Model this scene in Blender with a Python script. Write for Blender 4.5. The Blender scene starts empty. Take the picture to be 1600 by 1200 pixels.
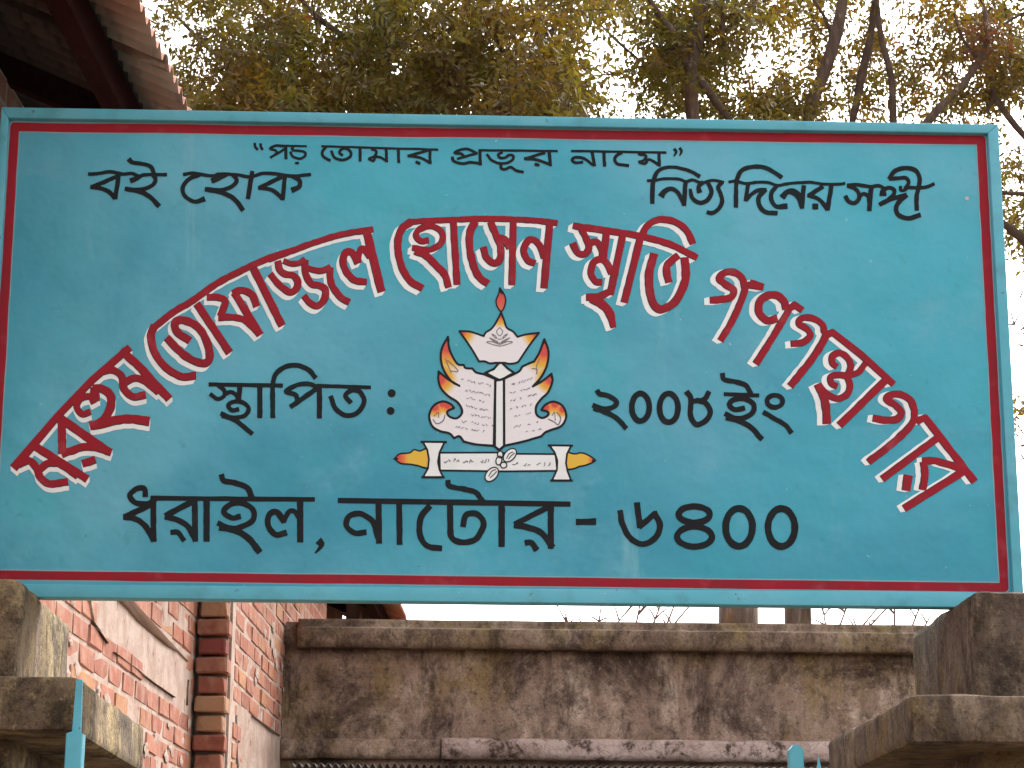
import bpy, bmesh, math, random
import numpy as np
from mathutils import Vector, Matrix, noise
from mathutils.geometry import delaunay_2d_cdt
PI = math.pi
scene = bpy.context.scene
C = scene.collection
random.seed(7)
rng = np.random.default_rng(7)
# ---------------------------------------------------------------- camera
EYE = np.array([0.0, 0.0, 1.5])
FPX = 3500.0                                                        # focal length in pixels of the 1600 wide photograph
PITCH, YAW, ROLL = math.radians(14.308), math.radians(1.487), math.radians(0.4)
fwd = np.array([math.sin(YAW)*math.cos(PITCH), math.cos(YAW)*math.cos(PITCH), math.sin(PITCH)])
rt0 = np.array([math.cos(YAW), -math.sin(YAW), 0.0]); up0 = np.cross(rt0, fwd)
RT = math.cos(ROLL)*rt0+math.sin(ROLL)*up0; UP = -math.sin(ROLL)*rt0+math.cos(ROLL)*up0
cam = bpy.data.objects.new('camera', bpy.data.cameras.new('camera')); C.objects.link(cam)
cam.data.lens = FPX/1600*36; cam.data.sensor_width = 36; cam.data.clip_end = 800; cam.data.clip_start = .05
cam.matrix_world = Matrix([[RT[0], UP[0], -fwd[0], EYE[0]], [RT[1], UP[1], -fwd[1], EYE[1]], [RT[2], UP[2], -fwd[2], EYE[2]], [0, 0, 0, 1]])
scene.camera = cam
# ---------------------------------------------------------------- overcast daylight
SUN_EL, SUN_AZ = math.radians(46), math.radians(30)                # azimuth clockwise from +Y: ahead on the right, behind cloud
world = bpy.data.worlds.new('World'); scene.world = world; world.use_nodes = True
wn = world.node_tree.nodes; wl = world.node_tree.links
for n in list(wn): wn.remove(n)
wo = wn.new('ShaderNodeOutputWorld'); bg = wn.new('ShaderNodeBackground'); sk = wn.new('ShaderNodeTexSky'); hs = wn.new('ShaderNodeHueSaturation')
sk.sky_type = 'NISHITA'; sk.sun_disc = False; sk.sun_elevation = SUN_EL; sk.sun_rotation = SUN_AZ
sk.air_density = 1.0; sk.dust_density = 6.0; sk.ozone_density = 1.0
hs.inputs['Saturation'].default_value = .12; hs.inputs['Value'].default_value = 1.0
bg.inputs['Strength'].default_value = .13
wl.new(sk.outputs[0], hs.inputs['Color']); wl.new(hs.outputs[0], bg.inputs['Color']); wl.new(bg.outputs[0], wo.inputs[0])
sun = bpy.data.objects.new('sun', bpy.data.lights.new('sun', 'SUN')); C.objects.link(sun)
sun.data.energy = .5; sun.data.angle = math.radians(20); sun.data.color = (1, .95, .88)
sd = Vector((math.sin(SUN_AZ)*math.cos(SUN_EL), math.cos(SUN_AZ)*math.cos(SUN_EL), math.sin(SUN_EL)))
sun.rotation_euler = sd.to_track_quat('Z', 'Y').to_euler(); sun.location = (0, -6, 9)
scene.view_settings.view_transform = 'Standard'; scene.view_settings.look = 'None'
scene.view_settings.exposure = 2.28; scene.view_settings.gamma = 1; scene.view_settings.use_curve_mapping = False
# ---------------------------------------------------------------- helpers
def ray(px, py):
    return fwd+RT*((px-800)/FPX)+UP*((600-py)/FPX)
def on_y(px, py, Y):
    d = ray(px, py); return EYE+d*(Y/d[1])
TH = math.radians(2.57)                                             # the brick building is turned a little against the gate
ND = np.array([math.cos(TH), -math.sin(TH), 0]); UD = np.array([math.sin(TH), math.cos(TH), 0])
def on_L(px, py, L):
    d = ray(px, py); t = L/(d@ND); p = EYE+d*t
    return np.array([L, p@UD, p[2]])
def on_D(px, py, D):
    d = ray(px, py); t = D/(d@UD); p = EYE+d*t
    return np.array([p@ND, D, p[2]])
def tag(o, label=None, cat=None, group=None, kind=None):
    if label: o['label'] = label
    if cat: o['category'] = cat
    if group: o['group'] = group
    if kind: o['kind'] = kind
    return o
def empty(name, loc=(0, 0, 0), rz=0):
    o = bpy.data.objects.new(name, None); C.objects.link(o); o.location = loc; o.rotation_euler = (0, 0, rz); o.empty_display_size = .2
    return o
def link(name, me, m=None, parent=None, off=None):
    o = bpy.data.objects.new(name, me); C.objects.link(o)
    if m and not me.materials: me.materials.append(m)
    if parent: o.parent = parent
    if off is not None: o.location = off
    return o
def mesh(name, V, F, m=None, parent=None, smooth=False):
    """V in the parent's frame"""
    me = bpy.data.meshes.new(name); me.from_pydata([tuple(map(float, v)) for v in V], [], F); me.validate(); me.update()
    if smooth: me.shade_smooth()
    return link(name, me, m, parent)
def box(bm, x0, x1, y0, y1, z0, z1):
    v = [bm.verts.new(p) for p in ((x0, y0, z0), (x1, y0, z0), (x1, y1, z0), (x0, y1, z0), (x0, y0, z1), (x1, y0, z1), (x1, y1, z1), (x0, y1, z1))]
    for f in ((0, 3, 2, 1), (4, 5, 6, 7), (0, 1, 5, 4), (1, 2, 6, 5), (2, 3, 7, 6), (3, 0, 4, 7)): bm.faces.new([v[i] for i in f])
def bm_obj(name, bm, m=None, parent=None, smooth=False):
    me = bpy.data.meshes.new(name); bm.to_mesh(me); bm.free()
    if smooth: me.shade_smooth()
    return link(name, me, m, parent)
def rough_box(name, b, m, parent, cuts=.06, amp=.012, bev=.012, seed=0, sc=3., round_top=0):
    """box with worn edges and an uneven face; b = x0,x1,y0,y1,z0,z1"""
    bm = bmesh.new(); box(bm, *b)
    bmesh.ops.bevel(bm, geom=bm.edges[:], offset=bev, segments=2, profile=.5, affect='EDGES')
    n = 0
    for _ in range(7):
        long = [e for e in bm.edges if e.calc_length() > cuts]
        if not long or len(bm.verts) > 9000: break
        bmesh.ops.subdivide_edges(bm, edges=long, cuts=1, use_grid_fill=True)
    bmesh.ops.triangulate(bm, faces=[f for f in bm.faces if len(f.verts) > 4])
    bm.normal_update()
    off = Vector((seed*7.3, seed*3.1, seed))
    for v in bm.verts:
        a = noise.noise(v.co*sc+off)*.6+noise.noise(v.co*sc*4+off)*.35+noise.noise(v.co*sc*13+off)*.18
        v.co += v.normal*a*amp
    bm.normal_update()
    for e_ in bm.edges:
        if len(e_.link_faces) == 2 and e_.calc_face_angle(0) > .45: e_.smooth = False
    for f_ in bm.faces: f_.smooth = True
    return bm_obj(name, bm, m, parent)
# ---------------------------------------------------------------- materials
def setc(n, name, v):
    n.inputs[name].default_value = (*v, 1) if len(v) == 3 else v
class Mat:
    def __init__(s, name, rough=.8, spec=.3, coord='Object'):
        s.m = bpy.data.materials.new(name); s.m.use_nodes = True; s.nt = s.m.node_tree; s.n = s.nt.nodes; s.l = s.nt.links
        s.b = s.n['Principled BSDF']; s.b.inputs['Roughness'].default_value = rough; s.b.inputs['Specular IOR Level'].default_value = spec
        s.tc = s.n.new('ShaderNodeTexCoord'); s.co = s.tc.outputs[coord]; s.col = None
    def offset_by_object(s):
        oi = s.n.new('ShaderNodeObjectInfo'); ad = s.n.new('ShaderNodeVectorMath'); ad.operation = 'ADD'; sc = s.n.new('ShaderNodeVectorMath'); sc.operation = 'SCALE'; sc.inputs['Scale'].default_value = 37
        cb = s.n.new('ShaderNodeCombineXYZ')
        for i in range(3): s.l.new(oi.outputs['Random'], cb.inputs[i])
        s.l.new(cb.outputs[0], sc.inputs[0]); s.l.new(s.co, ad.inputs[0]); s.l.new(sc.outputs[0], ad.inputs[1]); s.co = ad.outputs[0]; s.rand = oi.outputs['Random']
        return s
    def noise(s, scale, stretch=(1, 1, 1), detail=4, dist=0, rough=.55, kind='noise'):
        mp = s.n.new('ShaderNodeMapping'); mp.inputs['Scale'].default_value = [scale*k for k in stretch]
        mp.inputs['Location'].default_value = (random.random()*9, random.random()*9, random.random()*9)
        s.l.new(s.co, mp.inputs[0])
        if kind == 'noise':
            t = s.n.new('ShaderNodeTexNoise'); t.inputs['Scale'].default_value = 1; t.inputs['Detail'].default_value = detail; t.inputs['Distortion'].default_value = dist; t.inputs['Roughness'].default_value = rough
            s.l.new(mp.outputs[0], t.inputs['Vector']); return t.outputs['Fac']
        t = s.n.new('ShaderNodeTexVoronoi'); t.feature = 'DISTANCE_TO_EDGE' if kind == 'crack' else 'F1'; t.inputs['Scale'].default_value = 1
        s.l.new(mp.outputs[0], t.inputs['Vector']); return t.outputs['Distance']
    def rng(s, sock, lo, hi, a=0, b=1):
        r = s.n.new('ShaderNodeMapRange'); r.interpolation_type = 'SMOOTHSTEP'
        for k, v in zip(('From Min', 'From Max', 'To Min', 'To Max'), (lo, hi, a, b)): r.inputs[k].default_value = v
        s.l.new(sock, r.inputs['Value']); return r.outputs[0]
    def base(s, c): s.col = c; setc(s.b, 'Base Color', c); return s
    def mix(s, fac, c, blend='MIX'):
        x = s.n.new('ShaderNodeMix'); x.data_type = 'RGBA'; x.blend_type = blend
        if isinstance(s.col, tuple): x.inputs[6].default_value = (*s.col, 1)
        else: s.l.new(s.col, x.inputs[6])
        if isinstance(c, tuple): x.inputs[7].default_value = (*c, 1)
        else: s.l.new(c, x.inputs[7])
        if isinstance(fac, (int, float)): x.inputs[0].default_value = fac
        else: s.l.new(fac, x.inputs[0])
        s.col = x.outputs[2]; s.l.new(s.col, s.b.inputs['Base Color']); return s
    def layer(s, c, scale, lo, hi, amt=1, stretch=(1, 1, 1), detail=5, dist=0, kind='noise', rough=.55):
        return s.mix(s.rng(s.noise(scale, stretch, detail, dist, rough, kind), lo, hi, 0, amt), c)
    def bump(s, *specs):
        prev = None
        for (scale, dist_, stretch, detail) in specs:
            b = s.n.new('ShaderNodeBump'); b.inputs['Distance'].default_value = dist_; b.inputs['Strength'].default_value = 1
            s.l.new(s.noise(scale, stretch, detail), b.inputs['Height'])
            if prev: s.l.new(prev, b.inputs['Normal'])
            prev = b.outputs[0]
        s.l.new(prev, s.b.inputs['Normal']); return s
    def roughvar(s, scale, a, b):
        s.l.new(s.rng(s.noise(scale), .3, .7, a, b), s.b.inputs['Roughness']); return s
# sign paint
paint = Mat('teal_paint', .5, .3).base((.060, .375, .485))
paint.layer((.135, .40, .51), 1.0, .38, .7, .8, dist=.6, detail=7).layer((.032, .255, .36), .7, .45, .7, .9, dist=.8, detail=7).layer((.035, .36, .42), 3.2, .5, .72, .55, detail=8).layer((.16, .40, .50), 5, .5, .75, .5, detail=9, rough=.7)
paint.layer((.22, .46, .52), 1.6, .60, .74, .55, (3.5, 1, .55), 8, .3, rough=.65).layer((.035, .20, .24), 24, .60, .74, .35, detail=6, rough=.7)  # first layer: pale streaks, a whitish sheen painted into the panel colour
paint.layer((.32, .52, .56), 48, .745, .80, .6, detail=2).layer((.035, .14, .16), 38, .765, .82, .6, detail=2)
paint.roughvar(2.5, .36, .6).bump((2.0, .022, (1, 1, 1), 3), (8, .007, (1, 1, 1), 3), (90, .0003, (1, 1, 1), 3))
rail = Mat('rail_paint', .5, .3).base((.095, .38, .475)).layer((.14, .42, .515), 6, .4, .7, .7).layer((.07, .25, .30), 14, .5, .75, .6).layer((.10, .09, .07), 38, .68, .74, .9, detail=6)
rail.layer((.5, .58, .56), 60, .72, .78, .6, detail=3).bump((30, .0012, (1, 1, 1), 5), (6, .002, (1, 1, 1), 3))
red = Mat('red_paint', .65, .12).base((.30, .015, .026)).layer((.24, .018, .028), 9, .4, .7, .8).layer((.42, .07, .09), 16, .55, .8, .6)
white = Mat('white_paint', .45, .4).base((.80, .79, .78)).layer((.66, .66, .66), 14, .4, .75, .7)
edge = Mat('maroon_outline', .5).base((.05, .015, .018))
blackm = Mat('black_paint', .65, .15).base((.012, .011, .013)).layer((.008, .018, .02), 5, .4, .7, .8).layer((.03, .028, .03), 22, .55, .8, .6)
# masonry
def masonry(name, a, b, dark, moss, pale, amt=1., scale=1., streak=.7, st=.5):
    m = Mat(name, .95, .12).base(a).layer(b, 2.2*scale, .3, .7, .9, detail=9, dist=.3, rough=.7)
    m.layer(pale, 2.6*scale, .47, .66, .8*amt, (1, 1, .55), 10, .4, rough=.75).layer(moss, 2.1*scale, .46, .64, .8*amt, (1, 1, .6), 10, .4, rough=.72)
    m.layer(dark, 1.5*scale, .47, .64, .8*streak, (1, 1, .8), 12, .5, rough=.75).layer(dark, 3.6*scale, .50, .66, .75*streak, (1.3, 1.3, st), 12, .5, rough=.75).layer(dark, 9*scale, .47, .66, .75, (1, 1, .7), 12, .2, rough=.8)
    m.layer(pale, 24*scale, .55, .72, .55*amt, detail=8, rough=.75).layer(dark, 55*scale, .52, .68, .6, detail=6, rough=.7)
    return m.bump((6*scale, .012, (1, 1, 1), 9), (40*scale, .006, (1, 1, 1), 9), (150*scale, .002, (1, 1, 1), 4))
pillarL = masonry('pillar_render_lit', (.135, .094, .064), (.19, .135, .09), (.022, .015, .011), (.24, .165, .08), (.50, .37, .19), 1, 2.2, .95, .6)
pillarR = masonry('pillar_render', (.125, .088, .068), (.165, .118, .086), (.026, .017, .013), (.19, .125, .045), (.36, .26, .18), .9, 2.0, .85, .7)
stain = masonry('stained_plaster', (.27, .178, .135), (.35, .24, .18), (.036, .022, .018), (.25, .17, .07), (.66, .50, .39), 1, 1.3, 1.08, .34)
corn = masonry('cornice_plaster', (.18, .118, .088), (.25, .172, .118), (.032, .021, .019), (.21, .15, .06), (.44, .33, .25), .9, 1.5, .95)
pale = Mat('pale_broken_plaster', .95, .12).base((.50, .37, .32)).layer((.25, .16, .125), 5, .38, .66, .9, detail=9, rough=.7).layer((.56, .43, .37), 9, .5, .7, .8, detail=8, rough=.7)
_dn = pale.n.new('ShaderNodeTexNoise'); _dn.inputs['Scale'].default_value = 4; _dn.inputs['Detail'].default_value = 8; _ad = pale.n.new('ShaderNodeMix'); _ad.data_type = 'VECTOR'; _ad.inputs[0].default_value = .12
_old = pale.co; pale.l.new(_old, _dn.inputs['Vector']); pale.l.new(_old, _ad.inputs[4]); pale.l.new(_dn.outputs['Color'], _ad.inputs[5]); pale.co = _ad.outputs[1]
pale.mix(pale.rng(pale.noise(15, (1, 1, 1.6), kind='crack'), .0, .035, .5, 0), (.10, .06, .048)); pale.co = _old
pale.layer((.06, .036, .028), 8, .5, .62, .95, detail=12, rough=.75).bump((9, .016, (1, 1, 1), 9), (50, .006, (1, 1, 1), 6))
mortar = Mat('mortar', .95, .15).base((.36, .245, .19)).layer((.47, .35, .29), 9, .35, .65, .9).layer((.13, .07, .05), 14, .58, .68, .8, detail=8, rough=.7).bump((25, .006, (1, 1, 1), 7), (90, .002, (1, 1, 1), 4))
brickm = Mat('fired_brick', .9, .2).offset_by_object().base((.40, .155, .095))
_r = brickm.n.new('ShaderNodeValToRGB'); _r.color_ramp.elements[0].color = (.25, .085, .055, 1); _r.color_ramp.elements[1].color = (.42, .205, .09, 1)
for p_, c_ in ((.2, (.38, .14, .085, 1)), (.4, (.31, .105, .065, 1)), (.6, (.42, .175, .11, 1)), (.8, (.34, .125, .08, 1))):
    e_ = _r.color_ramp.elements.new(p_); e_.color = c_
brickm.l.new(brickm.rand, _r.inputs[0]); brickm.col = _r.outputs[0]
brickm.layer((.40, .225, .16), 12, .42, .66, .7, detail=6).layer((.22, .075, .05), 10, .5, .72, .7).layer((.42, .29, .22), 34, .62, .74, .6, detail=5).layer((.06, .03, .025), 30, .68, .76, .8)
brickm.bump((30, .004, (1, 1, 1), 6), (110, .0015, (1, 1, 1), 4))
brickd = Mat('burnt_brick', .9, .2).offset_by_object().base((.24, .07, .045))
_r2 = brickd.n.new('ShaderNodeValToRGB'); _r2.color_ramp.interpolation = 'CONSTANT'; _r2.color_ramp.elements[0].color = (.21, .058, .042, 1); _r2.color_ramp.elements[1].color = (.26, .085, .055, 1); _r2.color_ramp.elements[1].position = .75
for p_, c_ in ((.25, (.36, .19, .105, 1)), (.5, (.30, .125, .08, 1))):
    e_ = _r2.color_ramp.elements.new(p_); e_.color = c_
brickd.l.new(brickd.rand, _r2.inputs[0]); brickd.col = _r2.outputs[0]
brickd.layer((.40, .22, .15), 16, .52, .72, .5, detail=6).layer((.12, .035, .025), 12, .5, .72, .6).bump((30, .004, (1, 1, 1), 6))
# a wall of bricks too far out of view to be laid one by one
brickfar = Mat('brickwork', .92, .2)
_bt = brickfar.n.new('ShaderNodeTexBrick'); _mp = brickfar.n.new('ShaderNodeMapping'); _mp.inputs['Rotation'].default_value = (0, PI/2, PI/2)
_sp = brickfar.n.new('ShaderNodeSeparateXYZ'); _cb = brickfar.n.new('ShaderNodeCombineXYZ'); _sm = brickfar.n.new('ShaderNodeMath')
brickfar.l.new(brickfar.co, _sp.inputs[0]); brickfar.l.new(_sp.outputs[0], _sm.inputs[0]); brickfar.l.new(_sp.outputs[1], _sm.inputs[1])
brickfar.l.new(_sm.outputs[0], _cb.inputs[0]); brickfar.l.new(_sp.outputs[2], _cb.inputs[1]); brickfar.l.new(_cb.outputs[0], _bt.inputs['Vector'])
for k_, v_ in (('Scale', 1), ('Mortar Size', .008), ('Brick Width', .255), ('Row Height', .083)): _bt.inputs[k_].default_value = v_
_bt.inputs['Color1'].default_value = (.36, .125, .08, 1); _bt.inputs['Color2'].default_value = (.44, .18, .115, 1); _bt.inputs['Mortar'].default_value = (.45, .30, .24, 1)
brickfar.col = _bt.outputs['Color']; brickfar.layer((.5, .33, .26), 8, .5, .7, .5).layer((.1, .06, .05), 5, .56, .7, .5)
tin = Mat('shade_dark_tin', .85, .12).base((.045, .024, .019)).layer((.085, .048, .035), 5, .4, .7, .8, (1, .5, 1)).layer((.018, .011, .009), 9, .5, .7, .7, (3, .6, 1))  # inner roof sheets: the shade of the underside is put into this near-black colour
tin2 = Mat('lit_red_tin', .8, .1).base((.30, .125, .078)).layer((.38, .185, .12), 5, .4, .7, .8).layer((.20, .08, .055), 9, .5, .7, .7, (3, .6, 1)).bump((60, .001, (1, 1, 1), 4))  # lighter copy of the roof tin, lit tone of the eaves edge in its colour
timber = Mat('dark_red_timber', .95, .02).base((.026, .007, .006)).layer((.016, .006, .005), 6, .4, .7, .9, (6, .7, 6)).layer((.06, .02, .015), 20, .6, .75, .6, (6, 1, 6)).bump((40, .001, (4, 1, 4), 4))
steel = Mat('grey_tin', .5, .4).base((.17, .15, .14)).layer((.06, .035, .028), 12, .45, .65, .9, detail=6)
soil = Mat('trodden_soil', .95, .15, 'Generated').base((.11, .085, .06))
soil.co = soil.tc.outputs['Object']; soil.layer((.08, .06, .04), .8, .4, .7, .8).layer((.16, .13, .10), 5, .5, .7, .6).bump((4, .02, (1, 1, 1), 6), (40, .004, (1, 1, 1), 4))
bark = Mat('bark', .9, .2).base((.12, .082, .062)).layer((.08, .05, .036), 7, .4, .65, .9, (2.5, 2.5, .5), 6, .6).layer((.30, .22, .17), 14, .55, .75, .7, (2, 2, .5), 6).layer((.26, .13, .05), 3, .58, .7, .5).bump((18, .012, (2.5, 2.5, .5), 7))
twigm = Mat('twig_bark', .9, .2).base((.085, .055, .04)).layer((.15, .10, .075), 9, .45, .7, .7)
def leafmat(name, cols):
    m = Mat(name, .55, .35)
    at = m.n.new('ShaderNodeAttribute'); at.attribute_name = 'tone'; r = m.n.new('ShaderNodeValToRGB'); r.color_ramp.elements[0].color = (*cols[0], 1); r.color_ramp.elements[1].color = (*cols[-1], 1)
    for i, c in enumerate(cols[1:-1]): e = r.color_ramp.elements.new((i+1)/(len(cols)-1)); e.color = (*c, 1)
    m.l.new(at.outputs['Fac'], r.inputs[0]); m.l.new(r.outputs[0], m.b.inputs['Base Color'])
    tr = m.n.new('ShaderNodeBsdfTranslucent'); hsv = m.n.new('ShaderNodeHueSaturation'); hsv.inputs['Saturation'].default_value = 1.08; hsv.inputs['Value'].default_value = 1.35
    m.l.new(r.outputs[0], hsv.inputs['Color']); m.l.new(hsv.outputs[0], tr.inputs[0])
    mx = m.n.new('ShaderNodeMixShader'); mx.inputs[0].default_value = .42; out = m.n['Material Output']
    m.l.new(m.b.outputs[0], mx.inputs[1]); m.l.new(tr.outputs[0], mx.inputs[2]); m.l.new(mx.outputs[0], out.inputs[0])
    return m
leafm = leafmat('olive_leaves', [(.040, .043, .012), (.088, .078, .015), (.15, .118, .020), (.088, .053, .017), (.22, .14, .022), (.16, .07, .02), (.26, .06, .022)])
# ---------------------------------------------------------------- brush lettering data
# '@x y s' origin and scale of the following strokes, 'w n' brush width, 'S' smooth stroke,
# 'L' straight stroke, 'E' ring, 'D' dab, '#' starts a new word
BLACK = '''
# painted_word
@ 120 200 4
w 20 S 74,288 130,285 210,274 290,288 340,283 390,300 430,292 560,290
w 24 L 258,300 92,370
w 25 S 88,368 160,380 205,402 238,438
w 26 L 263,290 240,440
w 24 S 326,196,30 345,214 400,222 460,240 481,282
S 338,328,30 370,316,30 408,296,18
S 472,290 492,320 475,355 420,380 350,386 304,378
w 28 S 304,380 380,394 450,425 513,486
# painted_word
w 20 S 668,290 730,283 850,300 890,288 1000,292 1085,305 1160,284 1240,286 1350,300 1462,290
w 24 S 770,292 700,320 661,375 680,430 740,460 796,444,34
S 846,330,32 890,312,28 935,296,18
S 975,292 1000,328 965,368 890,388 805,380
w 28 S 805,382 900,402 980,440 1038,512
w 26 S 1097,272 1085,340 1070,440
w 24 L 1290,300 1140,374
S 1138,372 1220,388 1285,440
w 26 L 1302,290 1286,445
w 26 S 1350,302 1393,330 1388,368 1346,388,34
# quote_mark
@ 380 200 4.4444
w 16 S 80,106 83,130 100,150
S 122,108 122,130 134,150
# painted_word
w 15 S 283,127 225,124 187,142 225,156 232,172 215,190
L 188,205 290,145
w 19 L 296,125 297,215
w 12 L 225,120 440,127
w 15 S 348,128 340,152 385,158 428,168 428,196 390,212 345,198 328,165
w 15 L 362,243 384,243
# painted_word
w 13 L 545,127 1352,150
w 18 S 575,135 548,165 558,200 604,226
w 17 S 612,160 635,205 690,222 740,202 748,168 715,142 680,150 668,172 690,190
w 18 L 812,135 812,230
w 15 S 890,145 925,162 912,195 872,212
S 872,215 905,228 920,202 950,203 995,228
w 18 L 992,140 996,235
L 1076,145 1080,240
w 17 L 1292,152 1145,195
w 17 S 1145,193 1225,205 1297,240
w 19 L 1297,150 1298,245
w 18 L 1200,236 1226,248
# painted_word
@ 700 220 8.8889
w 36 S 60,225 85,285 200,315 310,300 445,312
w 34 S 400,178 290,118 190,120 95,165 185,182 228,225
w 34 L 130,250 400,172
w 40 L 440,135 452,332
w 28 L 430,130 1520,142
w 33 S 542,190 600,262 700,310 820,305 900,260 905,208 850,196 790,236 722,236 696,190 755,158
w 36 S 738,335 738,382 800,394 870,365 945,412 1045,434
w 36 L 1345,165 1062,250
S 1062,248 1230,262 1410,328
w 42 L 1405,145 1422,345
w 38 L 1210,322 1265,340
# painted_word
@ 690 200 4
w 13 L 812,143 1402,153
w 16 S 882,213 838,218 816,200 838,182 890,190 945,230
w 18 L 940,148 956,236
L 1014,155 1018,238
S 1125,155 1085,182 1095,222 1168,235
w 15 S 1230,162 1278,174 1262,202 1232,212
S 1234,214 1272,222 1292,196 1325,208 1358,234
w 18 L 1358,155 1360,238
# quote_mark
S 1455,132,18 1465,150,14 1452,176,6
S 1488,126,18 1500,146,14 1488,172,6
# painted_word
@ 1000 240 6.6667
w 44 S 128,515 130,400 140,285 190,180,38 300,140,32 430,155,32 540,190,34 620,235,38
w 28 S 75,282 150,280 250,262 400,265 480,290 550,275 640,305 750,278 870,298
w 42 S 222,440,64 258,392,52 330,365 400,415 458,530
w 44 L 475,290 458,538
w 42 S 522,370,30 545,460 620,512 700,485 745,400 712,310
S 655,300 612,345 622,400,50
w 40 S 855,300 815,350 842,425 855,510 805,590 745,620 700,608
# painted_word
w 42 S 1000,555 1000,400 1010,270 1060,175 1170,138 1290,142 1390,190 1475,248
w 28 S 925,295 1000,288 1100,310 1220,298 1330,300 1440,332 1520,315 1640,305 1790,300 1920,318 2080,318 2135,306
w 38 L 1128,310 1102,490
S 1105,484 1170,415 1240,380 1312,378
w 46 S 1305,378 1240,450 1240,530 1300,605 1425,622
w 42 S 1430,330 1375,400 1368,480 1420,550 1525,545,58
w 40 S 1485,452,60 1530,400,48 1600,385 1670,440 1682,510
@ 1220 240 6.1538
w 38 S 18,415,60 60,372,42 115,378 170,430 205,520
L 222,310 205,522
w 38 L 402,318 268,404
S 266,400 350,430 400,470 446,535
w 40 L 487,305 450,538
L 313,508,52 350,508,52
# painted_word
w 32 S 640,305 740,300 860,318 940,308 1010,345
w 38 S 645,310 705,330 748,375 752,430 710,475 655,462 622,412
w 34 S 748,425 795,385 840,412 850,470
w 42 L 870,320 850,545
w 36 S 982,395,62 985,350,40 1040,328 1092,352 1080,400 1030,440 950,488
w 40 L 960,484 1060,436 1205,398
w 42 S 1208,400 1145,455 1108,525 1135,592 1230,622 1340,590
w 26 S 1150,315 1152,350 1192,352 1225,318
w 40 S 1308,540 1305,420 1332,300 1330,220 1290,158 1200,138 1100,165 1042,240
w 34 S 1045,244 1120,238 1200,232 1228,278 1195,335
w 30 S 1200,320 1300,328 1400,322 1473,290
# painted_word
@ 310 560 5
w 30 L 85,203 655,212
w 30 S 150,208 200,245 200,292 150,316 95,280
S 200,285 250,262 295,285 310,330
w 36 L 322,220 316,330
w 32 S 312,398 262,405 232,370 268,340 340,342 392,385 370,440 310,462 245,458 180,430
w 34 S 188,448 280,480 350,530 418,588
w 38 L 480,210 480,460
w 36 S 582,460 580,330 582,200 610,115 690,62 780,55 860,90 915,148
w 34 S 925,225 870,200 780,205 685,258 760,285 775,345
w 36 L 722,378 925,235
w 38 L 945,205 945,462
w 28 L 932,214 1342,226
w 36 S 1035,300 1070,390 1150,445 1240,425 1295,340 1262,262 1195,250 1148,290 1190,345
D 1510,272,60
D 1502,410,58
# painted_word
@ 910 570 4.7059
w 36 S 108,190 130,215 190,228 250,270 230,308 160,325 80,298
S 88,320 180,352 260,400 320,465
w 40 E 427,312,64,102
E 635,317,68,106
w 38 S 768,200 798,250 795,370 838,440 910,408 940,345 905,280 840,262
w 34 S 815,268 895,255 930,200
# painted_word
w 34 S 1030,66 1045,108 1130,126 1200,150 1238,210
w 28 L 1045,215 1295,226
w 36 S 1190,318 1120,330 1082,295 1110,258 1195,250 1258,290 1252,350 1190,388 1120,392 1052,360
w 38 S 1062,390 1150,412 1240,460 1318,545
w 34 E 1415,268,57,44
S 1333,350 1420,400 1490,440 1535,498
# painted_word
@ 180 730 4.7059
w 38 S 222,212 215,160 165,155 108,205 150,262 240,268 290,240
w 32 L 265,228 1462,236
w 42 L 285,265 68,365
w 40 S 66,368 150,380 220,432 285,535
L 280,235 282,540
w 42 L 572,250 372,355
w 40 S 370,365 450,385 530,432 590,532
L 585,235 588,540
w 36 S 412,478 462,480 505,538
w 44 L 672,240 672,540
w 40 S 782,58 800,100 880,115 970,150 1000,215
w 38 S 918,362 860,372 800,335 832,282 920,262 1012,310 1010,392 920,440 840,446 758,412
w 46 S 772,442 880,465 980,522 1060,622
w 42 S 1255,482 1180,496 1125,430 1132,350 1190,330 1240,400
w 34 S 1240,400 1275,330 1318,325 1352,372
w 44 L 1360,250 1360,545
S 1500,545,52 1518,572,34 1470,632,8
# painted_word
@ 520 740 3.8095
w 30 L 35,160 1410,182
w 32 S 195,350 130,353 80,308 100,252 170,240 240,290 268,380
w 34 L 272,180 275,410
L 395,180 398,418
w 34 S 575,195 525,260 518,360 562,430 645,445
w 34 S 697,190 700,300 705,375 760,408 850,390 898,300 860,242 795,245 775,312
w 30 S 685,42 695,75 780,92 850,112 890,160
w 36 L 1005,200 1005,430
w 32 L 1290,195 1085,300
w 34 S 1084,308 1160,320 1240,352 1308,435
L 1297,190 1298,440
w 34 S 1148,412 1182,412 1212,452
# hyphen
w 36 L 1453,288 1560,286
# painted_word
@ 880 760 4.1026
w 36 S 366,158 380,240 430,330 510,370 590,330 620,250 585,168
L 473,108 492,260
w 34 L 490,258 590,172
w 38 E 840,180,100,52
E 842,322,112,64
w 42 E 1127,262,86,121
E 1399,264,86,121
'''
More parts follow.
